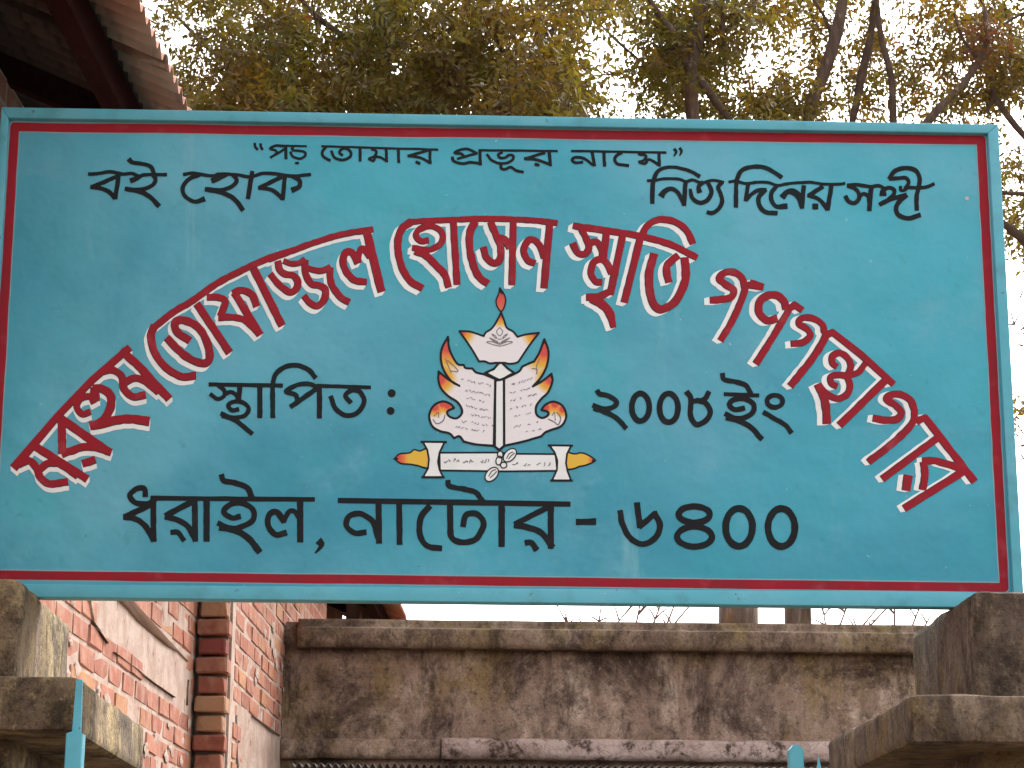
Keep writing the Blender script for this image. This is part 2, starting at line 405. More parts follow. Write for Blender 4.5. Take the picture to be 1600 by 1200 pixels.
RED = '''
# arched_word
@ 0 520 4.4429
w 46 L 95,935,54 400,575 640,325 900,100,44
w 50 L 235,780 605,1012
w 46 S 130,915 200,885 250,930 280,1000 345,1045 470,1030
w 48 S 265,955 330,905 410,905 475,945 540,990
w 50 L 428,600 432,835
w 50 S 428,838 500,815 580,790 680,795 770,828
w 54 L 425,595 750,822
w 48 L 572,905 662,878
w 40 S 655,485 625,440 560,455 532,510 570,562 628,545
w 54 S 645,385 705,385 765,430 768,505 735,580 690,625 625,642
L 655,380 662,470
w 58 S 640,642 720,625 800,605 900,595 1035,612
w 52 S 840,120 960,225 1060,335 1175,455
w 46 S 700,268 780,255 845,300 858,380 920,440 1010,428
w 44 S 868,345 930,312 1000,330 1100,410
# arched_word
@ 220 380 5
w 46 S 95,665 250,540 400,450 600,310 800,205 1000,115 1200,50
w 54 S 110,640 82,720 110,850 200,970 320,1038 430,1032
w 56 S 205,735 300,835 400,908 500,935 540,885 515,760 445,650 340,600 272,615 285,690 385,760
w 56 L 440,470 695,852
w 48 S 520,420 600,420 660,445 650,500 622,565
S 610,578 700,575 800,592 880,655 930,712
w 54 L 735,385 935,712
w 50 S 720,392 790,365 870,400 908,490
w 56 L 885,200 1105,640
@ 420 330 7.06
w 60 S 0,530 200,455 500,345 800,255 1150,195
w 68 S 100,550 125,640 180,690 270,705 320,770 305,850 230,888 110,800 20,690
w 56 S 165,545 250,575 340,568 400,525
w 68 S 400,540 408,680 470,795 560,815 622,860 618,960 540,1040 455,1005 390,930
w 60 S 430,625 520,650 600,650 680,612
w 68 S 680,620 680,740 720,850 800,950 890,1000
w 85 L 1085,230 1245,885
w 70 S 1080,775 960,760 870,680 820,560 850,455 925,455 985,570
w 64 S 980,560 1000,450 1045,410 1120,500
# arched_word
@ 600 320 5.714
w 46 S 235,150 400,140 600,132 850,122 1100,125 1350,138 1550,160
w 58 S 250,145 165,210 130,300 130,420 165,560 240,680 345,742
w 48 S 400,312 335,322 290,275 320,215 430,188 520,245 518,330 440,390 350,395 255,380
w 60 S 285,410 380,452 480,550 545,620 580,735,50
w 54 L 622,150 655,710
w 60 S 815,150 770,250 770,400 810,560 860,650 930,700
w 56 S 955,150 1000,260 1045,380 1040,480 990,520 920,470 888,375
w 62 S 1020,300 1080,310 1130,380
w 54 L 1158,130 1145,712
w 58 L 1482,170 1432,742
w 54 S 1350,520 1285,490 1250,400 1295,315 1350,315 1400,375 1435,470
# arched_word
@ 870 320 5.714
w 54 S 150,185 400,222 700,268 1000,345 1255,470
w 54 S 222,215 270,310 290,390 245,440 185,420 145,340
w 52 S 300,340 360,330 400,400 410,470
w 56 L 450,225 420,470
w 54 S 405,690 345,680 308,600 335,510 395,485 450,520 492,610
w 56 L 590,280 480,800
w 58 S 268,822 380,815 470,775
w 70 S 310,835 400,880 475,965 510,1095,40
w 58 L 755,270 605,870
w 54 S 770,270 800,195 870,145 960,128 1080,160 1170,240 1220,345
w 66 S 872,435 830,600 832,750 865,880 935,930 1040,880 1110,780 1155,640 1145,470
w 58 S 1085,450 995,530 985,610 1005,690
# arched_word
@ 1090 400 5.4545
w 54 S 110,375 200,370 290,350 312,290 240,240 190,190 240,140 320,140 385,190 405,270
w 52 L 430,245 560,262
L 450,225 560,262
w 52 S 420,240 380,370 300,550 198,720
w 58 S 680,530 600,548 530,485 530,400 580,345 670,332 735,380 760,450
w 52 L 800,440 830,415 895,460
w 52 S 790,440 740,530 620,730 500,918
w 50 S 800,748 900,735 965,680 940,625 870,580 890,530 980,528 1065,580 1085,650
w 56 S 1110,650 1050,770 930,940 792,1108
@ 1230 500 6
w 60 L 380,135 430,115 700,325 1000,600
w 54 S 470,435 425,400 432,335 500,308 570,355 600,430 575,510
w 50 S 735,410 670,490 590,515
w 54 S 470,620 418,595 412,535 470,515 560,530 592,620 560,700 480,735 390,700 300,620
w 70 S 290,600 345,715 370,850 375,970
w 62 L 930,560 495,985
# arched_word
@ 1330 600 5.4545
w 54 S 190,290 300,308 400,295 430,240 380,180 305,130 345,92 430,90 510,140 540,220
w 54 S 545,215 520,340 350,510 150,665
w 52 L 560,320 640,280
w 58 L 625,275 1055,830
w 54 L 745,455 268,808
w 54 S 610,655 720,655 850,690 970,735
w 56 S 620,665 632,770 612,900
w 58 L 975,735 455,1060
w 70 L 490,780 470,905
'''
def catmull(P, step):
    out = []
    n = len(P)
    for i in range(n-1):
        p0 = P[i-1] if i > 0 else 2*P[0]-P[1]
        p1, p2 = P[i], P[i+1]
        p3 = P[i+2] if i+2 < n else 2*P[n-1]-P[n-2]
        k = max(2, int(math.hypot(*(p2-p1)[:2])/step)+1)
        for j in range(k):
            t = j/k
            out.append(.5*((2*p1)+(p2-p0)*t+(2*p0-5*p1+4*p2-p3)*t*t+(3*p1-p0-3*p2+p3)*t**3))
    out.append(P[-1])
    return out
def disc(c, r, k=12): return ('D', c[0], c[1], r)
def stroke(Q, rnd=.35): return [('S', np.array(Q), rnd)]
def parse(txt):
    words = []; cur = None; ox = oy = 0; s = 1; w = 20
    for tk in txt.split('\n'):
        T = tk.split()
        i = 0
        while i < len(T):
            c = T[i]
            if c == '#': cur = [T[i+1], []]; words.append(cur); i += 2
            elif c == '@': ox, oy, s = map(float, T[i+1:i+4]); i += 4
            elif c == 'w': w = float(T[i+1]); i += 2
            else:
                j = i+1; pts = []
                while j < len(T) and ',' in T[j]:
                    v = [float(u) for u in T[j].split(',')]; pts.append(v); j += 1
                i = j
                if c == 'E':
                    cx, cy, rx, ry = pts[0]
                    Q = [np.array([ox+(cx+rx*math.cos(a))/s, oy+(cy+ry*math.sin(a))/s, w/s]) for a in np.linspace(0, 2*PI, 40)]
                    cur[1].append(Q)
                elif c == 'D':
                    cur[1].append(('D', ox+pts[0][0]/s, oy+pts[0][1]/s, pts[0][2]/s/2))
                else:
                    P = [np.array([ox+v[0]/s, oy+v[1]/s, (v[2] if len(v) > 2 else w)/s]) for v in pts]
                    if c == 'S' and len(P) > 2: Q = catmull(P, 2.2)
                    elif len(P) == 2: Q = P
                    else: Q = P
                    cur[1].append(Q)
    return words
def word_shapes(strokes, grow=0, dx=0, dy=0, rnd=.35):
    out = []
    for Q in strokes:
        if isinstance(Q, tuple): out.append(('D', Q[1]+dx, Q[2]+dy, Q[3]+grow/2))
        else:
            A = np.array(Q)+np.array([dx, dy, grow])
            if len(A) == 2: A = np.array([A[0]+(A[1]-A[0])*t for t in np.linspace(0, 1, 12)])
            for a in A: u = Vector((a[0]/9, a[1]/9, 1)) if not (dx or dy) else Vector(((a[0]-dx)/9, (a[1]-dy)/9, 1)); a[2] *= 1+.13*noise.noise(u); a[0] += .45*noise.noise(u+Vector((9, 0, 0))); a[1] += .45*noise.noise(u+Vector((0, 9, 0)))
            out.append(('S', A, rnd))
    return out
def field(shapes, cell):
    """signed distance (pixels) of the union of all shapes on a grid"""
    B = []
    for s in shapes:
        if s[0] == 'D': B.append((s[1]-s[3], s[2]-s[3], s[1]+s[3], s[2]+s[3]))
        elif s[0] == 'S': r = s[1][:, 2].max()/2*1.5; B.append((*(s[1][:, :2].min(0)-r), *(s[1][:, :2].max(0)+r)))
        else: P = np.array(s[1]); B.append((*P.min(0), *P.max(0)))
    B = np.array(B); x0, y0 = B[:, :2].min(0)-2*cell; x1, y1 = B[:, 2:].max(0)+2*cell
    X = np.arange(x0, x1+cell, cell); Y = np.arange(y0, y1+cell, cell); G = np.full((len(Y), len(X)), 9.)
    def sub(a, b, c, d):
        i0 = max(0, int((a-x0)/cell)-2); i1 = min(len(X), int((c-x0)/cell)+3); j0 = max(0, int((b-y0)/cell)-2); j1 = min(len(Y), int((d-y0)/cell)+3)
        return slice(j0, j1), slice(i0, i1)
    for s, bb_ in zip(shapes, B):
        sl = sub(*bb_); xx, yy = np.meshgrid(X[sl[1]], Y[sl[0]])
        if s[0] == 'D': d = np.hypot(xx-s[1], yy-s[2])-s[3]
        elif s[0] == 'P':
            P = np.array(s[1]); d = np.full(xx.shape, 1e9); ins = np.zeros(xx.shape, bool)
            for a, b in zip(P, np.roll(P, -1, 0)):
                e = b-a; t = np.clip(((xx-a[0])*e[0]+(yy-a[1])*e[1])/(e@e+1e-9), 0, 1); d = np.minimum(d, np.hypot(xx-a[0]-t*e[0], yy-a[1]-t*e[1]))
                cr = (a[1] > yy) != (b[1] > yy); ins ^= cr & (xx < (b[0]-a[0])*(yy-a[1])/((b[1]-a[1]) if b[1] != a[1] else 1e-9)+a[0])
            d = np.where(ins, -d, d)
        else:
            Q = s[1]; d = np.full(xx.shape, 9.); S0 = (sl[0].start, sl[1].start)
            for a, b in zip(Q[:-1], Q[1:]):
                r = max(a[2], b[2])/2+1
                l2 = sub(min(a[0], b[0])-r, min(a[1], b[1])-r, max(a[0], b[0])+r, max(a[1], b[1])+r)
                l3 = (slice(max(0, l2[0].start-S0[0]), l2[0].stop-S0[0]), slice(max(0, l2[1].start-S0[1]), l2[1].stop-S0[1]))
                x_, y_ = xx[l3], yy[l3]; e = (b-a)[:2]; t = np.clip(((x_-a[0])*e[0]+(y_-a[1])*e[1])/(e@e+1e-9), 0, 1)
                d[l3] = np.minimum(d[l3], np.hypot(x_-a[0]-t*e[0], y_-a[1]-t*e[1])-(a[2]+(b[2]-a[2])*t)/2)
            for i, k in ((0, 1), (-1, -2)):
                if np.hypot(*(Q[0]-Q[-1])[:2]) < .5: break
                p = Q[i]; kk = k
                while np.hypot(*(Q[kk]-p)[:2]) < 1.5 and abs(kk) < len(Q)-1: kk += 1 if k > 0 else -1
                tt = (p-Q[kk])[:2]; tt = tt/(np.hypot(*tt)+1e-9); r = p[2]/2
                near = np.hypot(xx-p[0], yy-p[1]) < r*1.35+.3
                h = (xx-p[0])*tt[0]+(yy-p[1])*tt[1]-s[2]*r
                d = np.where(near & (h > -1), np.maximum(d, h), d)
        G[sl] = np.minimum(G[sl], d)
    return X, Y, G
def contour_mesh(shapes, cell):
    """marching squares: vertices (x, y) and polygons of the region G < 0"""
    X, Y, G = field(shapes, cell)
    G = np.where(np.abs(G) < 1e-6, 1e-6, G); ny_, nx_ = G.shape; ins = G < 0
    V = []; ids = {}
    def vid(key, x, y):
        k = ids.get(key)
        if k is None: k = ids[key] = len(V); V.append((x, y))
        return k
    F = []
    cnt = ins[:-1, :-1].astype(int)+ins[1:, :-1]+ins[:-1, 1:]+ins[1:, 1:]
    for j, i in zip(*np.nonzero(cnt)):
        if cnt[j, i] == 4:
            F.append((vid((j, i, 0), X[i], Y[j]), vid((j+1, i, 0), X[i], Y[j+1]), vid((j+1, i+1, 0), X[i+1], Y[j+1]), vid((j, i+1, 0), X[i+1], Y[j]))); continue
        cs = ((j, i), (j+1, i), (j+1, i+1), (j, i+1)); out = []
        for k in range(4):
            a, b = cs[k], cs[(k+1) % 4]; ga, gb = G[a], G[b]
            if ga < 0: out.append(vid((*a, 0), X[a[1]], Y[a[0]]))
            if (ga < 0) != (gb < 0):
                t = ga/(ga-gb); m = min(a, b); key = (*m, 1 if a[0] == b[0] else 2)
                out.append(vid(key, X[a[1]]+(X[b[1]]-X[a[1]])*t, Y[a[0]]+(Y[b[0]]-Y[a[0]])*t))
        if len(out) > 2: F.append(tuple(out))
    return np.array(V), F
# ---------------------------------------------------------------- ground
g = mesh('ground', [(-300, -300, 0), (300, -300, 0), (300, 300, 0), (-300, 300, 0)], [(0, 1, 2, 3)], soil.m); g['kind'] = 'structure'
# ---------------------------------------------------------------- signboard
YS = 5.0
sign = tag(empty('signboard', on_y(780, 935, YS)), 'large teal painted library signboard with Bengali lettering standing across the two gate pillars', 'sign')
SO = np.array(sign.location)
def px_mesh(name, shapes, layer, m, parent=sign, colour=None, cell=.8):
    """flat paint on the panel: union of shapes given in photograph pixels, 'layer' millimetres proud of the panel"""
    V, F = contour_mesh(shapes, cell)
    D = fwd+np.outer((V[:, 0]-800)/FPX, RT)+np.outer((600-V[:, 1])/FPX, UP)
    P = EYE+D*((YS-layer/1000)/D[:, 1])[:, None]-SO
    me = bpy.data.meshes.new(name); me.from_pydata(P.tolist(), [], F); me.update()
    o = link(name, me, m.m if isinstance(m, Mat) else m, parent)
    if colour:
        ca = me.color_attributes.new('tint', 'FLOAT_COLOR', 'POINT')
        for i, v in enumerate(V): ca.data[i].color = (*colour(v[0], v[1]), 1)
    return o
def prism(name, pts, yf, yb, m, parent, org):
    n = len(pts); V = [on_y(x, y, yf)-org for x, y in pts]
    V += [v+np.array([0, yb-yf, 0]) for v in V[:n]]
    F = [tuple(range(n-1, -1, -1)), tuple(range(n, 2*n))]+[(i, (i+1) % n, n+(i+1) % n, n+i) for i in range(n)]
    o = mesh(name, V, F, m, parent)
    bm = bmesh.new(); bm.from_mesh(o.data); bmesh.ops.recalc_face_normals(bm, faces=bm.faces[:])
    bmesh.ops.bevel(bm, geom=bm.edges[:], offset=.0022, segments=2, profile=.6, affect='EDGES'); bm.to_mesh(o.data); bm.free()
    o.data.shade_smooth(); 
    return o
# panel: thin sheet, slightly buckled
PV = []; PF = []; nx, ny = 90, 46
TLp, TRp, BRp, BLp = (6, 178), (1552, 203), (1596, 936), (-40, 926)
for j in range(ny+1):
    for i in range(nx+1):
        u, v = i/nx, j/ny
        x = (TLp[0]*(1-u)+TRp[0]*u)*(1-v)+(BLp[0]*(1-u)+BRp[0]*u)*v
        y = (TLp[1]*(1-u)+TRp[1]*u)*(1-v)+(BLp[1]*(1-u)+BRp[1]*u)*v
        PV.append(on_y(x, y, YS)-SO)
for j in range(ny):
    for i in range(nx):
        a = j*(nx+1)+i; PF.append((a, a+nx+1, a+nx+2, a+1))
n0 = len(PV); PV += [p+np.array([0, .004, 0]) for p in PV]
PF += [tuple(n0+i for i in reversed(f)) for f in PF]
panel = mesh('panel', PV, PF, paint.m, sign, True)
FF, FB = YS-.016, YS+.03
OT = [(2, 167), (1560, 194), (1601, 950), (-44, 932)]; IN = [(13, 184), (1544, 208), (1584, 926), (-28, 912)]
for k in range(4):
    a, b = k, (k+1) % 4
    e = 1.2
    pts = [OT[a], OT[b], IN[b], IN[a]]
    o = prism('frame_rail', pts, FF, FB, rail.m, sign, SO)
# hand painted red border
def band(p, q, w, seed):
    Q = []
    for i in range(41):
        t = i/40; x = p[0]*(1-t)+q[0]*t; y = p[1]*(1-t)+q[1]*t
        Q.append(np.array([x+.9*noise.noise(Vector((t*9, seed, 3))), y+1.1*noise.noise(Vector((t*9, seed, 0))), w*(1+.10*noise.noise(Vector((t*23, seed, 7))))]))
    return Q
BC = [(23, 198), (1533, 219), (1569, 918), (-18, 898)]
bp = []
for k in range(4):
    Q = band(BC[k], BC[(k+1) % 4], 14.0, k*5.)
    bp += stroke(Q, 1)
px_mesh('painted_border', bp, .9, red)
hal = []
for k in range(4):
    Q = [q+np.array([0, 0, 4.0]) for q in band(BC[k], BC[(k+1) % 4], 14, k*5.)]
    hal += stroke(Q, 1)
halo = Mat('faded_border_edge', .5).base((.24, .36, .40)).layer((.15, .33, .38), 9, .4, .6, .8)
px_mesh('border_undercoat', hal, .5, halo)
for nm, st in parse(BLACK):
    px_mesh(nm, word_shapes(st, .6), 1.0, blackm)
SH = [(.5, 7.2), (-4.2, 6.4), (-6.3, 5.2), (-7, 4.2), (-8, 2.0), (-7.6, 1.0)]
for (nm, st), (dx, dy) in zip(parse(RED), SH):
    sh = []; dx *= 1.15; dy *= 1.15
    for k in (1/3, 2/3, 1): sh += word_shapes(st, 1.8, dx*k, dy*k, .1)
    px_mesh('letter_shadow', sh, .7, white, sign)
    px_mesh('letter_outline', word_shapes(st, 1.8, dx*.10, dy*.10, .1), 1.1, edge, sign)
    px_mesh(nm, word_shapes(st, .1, 0, 0, .1), 1.5, red, sign)
# ---------------------------------------------------------------- emblem on the panel
tint = Mat('emblem_paint', .45, .4); _a = tint.n.new('ShaderNodeVertexColor'); _a.layer_name = 'tint'; tint.l.new(_a.outputs[0], tint.b.inputs['Base Color'])
inkm = Mat('emblem_ink', .65, .15).base((.016, .016, .018))
greym = Mat('emblem_fine_ink', .6).base((.17, .15, .16))
def cv(pts, o, s): return [(o[0]+x/s, o[1]+y/s) for x, y in pts]
def inside(P, x, y):
    r = False; j = len(P)-1
    for i in range(len(P)):
        if (P[i][1] > y) != (P[j][1] > y) and x < (P[j][0]-P[i][0])*(y-P[i][1])/(P[j][1]-P[i][1])+P[i][0]: r = not r
        j = i
    return r
def graded(name, poly, layer, colour): return px_mesh(name, [('P', poly)], layer, tint, sign, colour)
WH, RD, OR_, YL = (.78, .72, .73), (.62, .055, .035), (.75, .22, .03), (.72, .42, .03)
def lerp(a, b, t): t = min(1, max(0, t)); return tuple(a[i]*(1-t)+b[i]*t for i in range(3))
def flame(tips):
    """red at the tips, then orange, yellow and the white ground"""
    def f(x, y):
        c = WH; best = 9
        for (tx, ty, r) in tips:
            d = math.hypot(x-tx, y-ty)/r
            if d < best: best = d
        if best < .42: return lerp(RD, OR_, (best-.25)/.17)
        if best < .66: return lerp(OR_, YL, (best-.42)/.24)
        if best < 1: return lerp(YL, WH, (best-.66)/.34)
        return WH
    return f
S_ = (660, 440); T_ = (660, 560); U_ = (610, 670); k6 = 6.6667; k4 = 4.8485
def sp(pts, o, s): return [(q[0], q[1]) for q in catmull([np.array([o[0]+x/s, o[1]+y/s, 0.]) for x, y in pts], 2)]
def tips(lst, o, s): return [(o[0]+x/s, o[1]+y/s, r/s) for x, y, r in lst]
def line(pts, o, s, w, closed=False, smooth=True):
    P = [np.array([o[0]+p[0]/s, o[1]+p[1]/s, (p[2] if len(p) > 2 else w)/s]) for p in pts]
    if closed: P.append(P[0])
    return stroke(catmull(P, 2) if smooth else P, .5)
cand = [(805, 65), (842, 115), (866, 180), (855, 260), (820, 310), (780, 260), (768, 195), (795, 125)]
def rounded(pts, corners, s=1):
    """closed outline, smooth between the given corner points"""
    n = len(pts); idx = sorted(pts.index(c) for c in corners); out = []
    for a, b in zip(idx, idx[1:]+[idx[0]+n]):
        seg = [np.array([*pts[k % n], 0.]) for k in range(a, b+1)]
        out += [(q[0], q[1]) for q in catmull(seg, 12)][:-1]
    return out
graded('candle_flame', cv(cand, S_, k6), .8, lambda x, y: lerp((.60, .045, .035), (.66, .12, .06), (y-462)/20))
lamp = [(820, 320), (850, 400), (880, 480), (945, 520), (990, 575), (1080, 550), (1215, 532), (1110, 670), (1000, 835), (960, 850), (900, 855), (860, 845), (760, 845), (700, 850), (650, 830), (590, 830), (500, 680), (385, 515), (500, 522), (640, 568), (660, 530), (720, 490), (770, 420)]
lamp = rounded(lamp, [(820, 320), (990, 575), (1215, 532), (1000, 835), (590, 830), (385, 515), (640, 568), (860, 845), (760, 845)])
graded('oil_lamp', cv(lamp, S_, k6), .8, flame(tips([(385, 515, 190), (1215, 532, 200), (820, 330, 165)], S_, k6)))
neck = [(790, 860), (830, 860), (900, 920), (955, 950), (850, 1010), (800, 1028), (740, 1000), (655, 952), (740, 915)]
lb = [(760, 1015), (640, 965), (560, 945), (520, 905), (450, 900), (430, 868), (370, 860), (320, 790), (278, 690), (266, 575), (205, 690), (192, 800), (222, 920), (300, 1035), (385, 1085), (270, 1018), (168, 935),
      (168, 1030), (200, 1120), (280, 1200), (360, 1250), (408, 1320), (408, 1380), (350, 1425), (275, 1400), (262, 1350), (330, 1315), (290, 1272), (210, 1248), (120, 1290), (72, 1390), (100, 1500), (180, 1555), (280, 1580), (330, 1630), (385, 1610), (430, 1665), (560, 1695), (755, 1710)]
rb = [(850, 1012), (1000, 940), (1040, 885), (1110, 852), (1165, 830), (1220, 735), (1270, 600), (1312, 720), (1300, 860), (1240, 990), (1150, 1092), (1250, 1035), (1345, 960), (1355, 1035), (1310, 1150), (1240, 1220), (1185, 1300), (1190, 1385), (1250, 1420), (1310, 1390), (1305, 1355), (1240, 1335), (1285, 1280), (1370, 1250), (1460, 1295), (1498, 1400), (1450, 1500), (1330, 1548), (1280, 1570), (1240, 1610), (1050, 1665), (850, 1710)]
lb = rounded(lb, [(760, 1015), (266, 575), (385, 1085), (168, 935), (330, 1315), (755, 1710), (640, 965), (520, 905), (430, 868), (330, 1630), (430, 1665)])
rb = rounded(rb, [(850, 1012), (1270, 600), (1150, 1092), (1345, 960), (1240, 1335), (850, 1710), (1040, 885), (1110, 852), (1165, 830), (1330, 1548), (1240, 1610)])
graded('left_page', cv(lb, S_, k6), .8, flame(tips([(262, 640, 330), (175, 1010, 200), (262, 1290, 110), (215, 1270, 120), (130, 1310, 120)], S_, k6)))
graded('right_page', cv(rb, S_, k6), .8, flame(tips([(1275, 690, 300), (1335, 1010, 180), (1285, 1310, 110), (1380, 1275, 120), (1460, 1330, 100)], S_, k6)))
px_mesh('lamp_foot', [('P', cv(neck, S_, k6))], .85, white)
spine = [(760, 1015), (850, 1015), (850, 1710), (800, 1750), (755, 1710)]
px_mesh('book_spine', [('P', cv(spine, S_, k6))], .8, white)
ink = []
ink += line(cand, S_, k6, 15, True)
ink += line(lamp, S_, k6, 20, True, False)
ink += line([(800, 60, 5), (812, 95, 24), (830, 130, 10)], S_, k6, 15)
ink += line([(790, 855), (745, 910), (655, 950), (760, 1005), (805, 1026), (850, 1008), (955, 950), (890, 905), (838, 855)], S_, k6, 24, False, False)
ink += line(lb, S_, k6, 23, True, False); ink += line(rb, S_, k6, 23, True, False)
ink += line([(800, 1022), (760, 1030), (745, 1710)], S_, k6, 26, False, False); ink += line([(850, 1020), (852, 1710), (800, 1755), (748, 1712)], S_, k6, 26, False, False)
for t in ((270, 572), (168, 930), (1268, 597), (1345, 958)): ink += line([(t[0], t[1]-8, 4), (t[0]+2, t[1]+40, 26)], S_, k6, 10, False, False)
px_mesh('emblem_outline', ink, 1.4, inkm)
fine = []
fine += line([(805, 478), (838, 520), (805, 565), (772, 520)], S_, k6, 8, True)
for a in (-1, 1):
    c = 805
    for pts in ([(0, 600), (-40, 590), (-82, 545), (-45, 565), (-30, 590)], [(0, 640), (-50, 625), (-105, 585), (-70, 600), (-20, 625)], [(0, 672), (-70, 655), (-135, 630), (-80, 625), (0, 655)]):
        fine += line([(c+a*-1*x if False else c+a*x, y) for x, y in pts], S_, k6, 8)
fine += line([(240, 800), (270, 880), (300, 950)], S_, k6, 8); fine += line([(260, 820), (330, 880), (370, 935), (290, 930)], S_, k6, 9)
fine += line([(1140, 905), (1195, 915), (1185, 965)], S_, k6, 9); fine += line([(1225, 800), (1190, 880), (1195, 960)], S_, k6, 8)
fine += line([(110, 635), (150, 680), (215, 650), (235, 590)], T_, k6, 11); fine += line([(120, 600), (165, 560), (170, 620)], T_, k6, 8)
fine += line([(1310, 630), (1370, 660), (1415, 690), (1440, 620), (1400, 560)], T_, k6, 11); fine += line([(1350, 600), (1375, 560), (1385, 650)], T_, k6, 8)
rows = [(405, 215, 710, 285), (420, 325, 710, 385), (425, 400, 690, 460), (450, 490, 690, 545), (455, 575, 710, 620), (410, 655, 735, 700), (345, 715, 700, 770),
        (900, 280, 1150, 210), (905, 360, 1115, 310), (915, 440, 1190, 375), (915, 525, 1140, 475), (930, 610, 1125, 570), (950, 715, 1200, 660), (1080, 770, 1265, 725)]
def scribble(x0, y0, x1, y1, o, s, h, w):
    out = []; L = math.hypot(x1-x0, y1-y0); t = 0
    while t < L:
        ln = random.uniform(14, 34)
        if random.random() < .74:
            pts = []
            for k in range(4):
                q = min(L, t+ln*k/3)/L
                pts.append((x0+(x1-x0)*q, y0+(y1-y0)*q+random.uniform(-h, h)))
            out.extend(line(pts, o, s, w))
        t += ln+random.uniform(3, 12)
    return out
for r in rows: fine += scribble(*r, T_, k6, 13, 6)
# scroll with clasps and tied knot
podL = [(30, 228), (70, 190), (145, 182), (180, 158), (225, 168), (285, 155), (290, 292), (205, 278), (150, 268), (80, 262)]
podR = [(1340, 178), (1400, 190), (1440, 182), (1490, 195), (1550, 240), (1480, 275), (1430, 285), (1400, 298), (1335, 300)]
graded('left_tassel', cv(podL, U_, k4), .8, lambda x, y: lerp(RD, lerp(OR_, YL, (x-632)/6), (x-624)/10))
graded('right_tassel', cv(podR, U_, k4), .8, lambda x, y: lerp(RD, lerp(OR_, YL, (923-x)/6), (929-x)/9))
scr = [(372, 182), (800, 180), (960, 190), (1250, 192), (1265, 318), (860, 322), (720, 320), (375, 315)]
px_mesh('scroll', [('P', cv(scr, U_, k4))], .8, white)
clL = [(245, 98), (410, 100), (372, 180), (360, 250), (372, 310), (400, 365), (248, 365), (285, 300), (292, 230), (280, 160)]
clR = [(1205, 125), (1370, 127), (1338, 190), (1330, 260), (1342, 320), (1368, 390), (1225, 390), (1262, 310), (1265, 240), (1245, 180)]
px_mesh('scroll_clasp', [('P', cv(clL, U_, k4))], 1.0, white); px_mesh('scroll_clasp', [('P', cv(clR, U_, k4))], 1.0, white)
def oval(cx, cy, rx, ry, rot, n=18):
    c, s = math.cos(rot), math.sin(rot)
    return [(cx+rx*math.cos(a)*c-ry*math.sin(a)*s, cy+rx*math.cos(a)*s+ry*math.sin(a)*c) for a in [2*PI*i/n for i in range(n)]]
ov = [oval(905, 200, 60, 38, -.8), oval(768, 345, 62, 40, -.85), oval(822, 240, 22, 34, .2), oval(858, 275, 24, 22, 0), oval(832, 195, 20, 26, 0)]
px_mesh('knot', [('P', cv(q, U_, k4)) for q in ov], 1.8, white)
i2 = line(podL, U_, k4, 12, True)+line(podR, U_, k4, 12, True)+line(scr, U_, k4, 14, True, False)
px_mesh('scroll_outline', i2, .95, inkm)
i3 = line(clL, U_, k4, 14, True, False)+line(clR, U_, k4, 14, True, False)
i3 += line([(232, 98), (425, 100)], U_, k4, 16, False, False)+line([(238, 367), (408, 367)], U_, k4, 16, False, False)+line([(1195, 125), (1380, 127)], U_, k4, 16, False, False)+line([(1215, 392), (1378, 392)], U_, k4, 16, False, False)
i3 += line([(20, 228, 6), (55, 226, 16)], U_, k4, 8, False, False)+line([(1530, 240, 16), (1562, 241, 5)], U_, k4, 8, False, False)
tag(px_mesh('clasp_outline', i3, 1.3, inkm), kind='stuff')
i4 = []
for q in ov: i4 += line(q, U_, k4, 9, True)
i4 += line([(745, 360), (770, 320), (800, 310)], U_, k4, 7)+line([(755, 372), (790, 340), (805, 322)], U_, k4, 7)+line([(880, 225), (900, 190), (930, 175)], U_, k4, 7)+line([(895, 230), (915, 205), (940, 185)], U_, k4, 7)
px_mesh('knot_outline', i4, 2.1, inkm)
for r in ((385, 244, 460, 242), (480, 243, 640, 250), (655, 250, 745, 242), (925, 262, 965, 262), (990, 266, 1170, 268), (1195, 270, 1210, 270)): fine += scribble(*r, U_, k4, 17, 6)
tag(px_mesh('fine_lines', fine, 1.6, greym), kind='stuff')
# the bolt head and a few chips in the paint
px_mesh('nail_head', [disc((1511, 310), 3.2, 12)], 1.2, Mat('bare_metal', .5, .4).base((.45, .40, .37)))
# ---------------------------------------------------------------- gate pillars
def pillar(label, m, cx, side, Zb_px, cap_px, capb_px, seed):
    """cx: block corner pixel; side +1 when the pillar stands at the viewer's left"""
    yF, yB, o = 4.74, 5.40, .185
    c = on_y(*cx, yF); top = c[2]
    X = c[0]; wid = .62
    xo = X-side*wid
    cf = on_y(*cap_px, yF-o); cz1 = cf[2]; cb = on_y(cap_px[0], capb_px, yF-o); cz0 = cb[2]; cX = cf[0]
    e = empty('gate_pillar', ((X+xo)/2, (yF+yB)/2, 0)); tag(e, label, 'pillar')
    ox, oy = e.location.x, e.location.y
    x0, x1 = sorted((X, xo)); a0, a1 = sorted((cX, xo-side*o))
    rough_box('upper_block', (x0-ox, x1-ox, yF-oy, yB-oy, cz1-.012, top), m, e, .03, .012, .018, seed)
    rough_box('cap', (a0-ox, a1-ox, yF-o-oy, yB+o-oy, cz0, cz1), m, e, .035, .008, .012, seed+1)
    rough_box('shaft', (x0-ox, x1-ox, yF-oy, yB-oy, 0, cz0+.01), m, e, .05, .012, .02, seed+2)
    return e
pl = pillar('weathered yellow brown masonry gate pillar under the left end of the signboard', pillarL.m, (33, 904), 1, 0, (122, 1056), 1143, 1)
pr = pillar('dark brown masonry gate pillar under the right end of the signboard', pillarR.m, (1522, 922), -1, 0, (1424, 1085), 1160, 5)
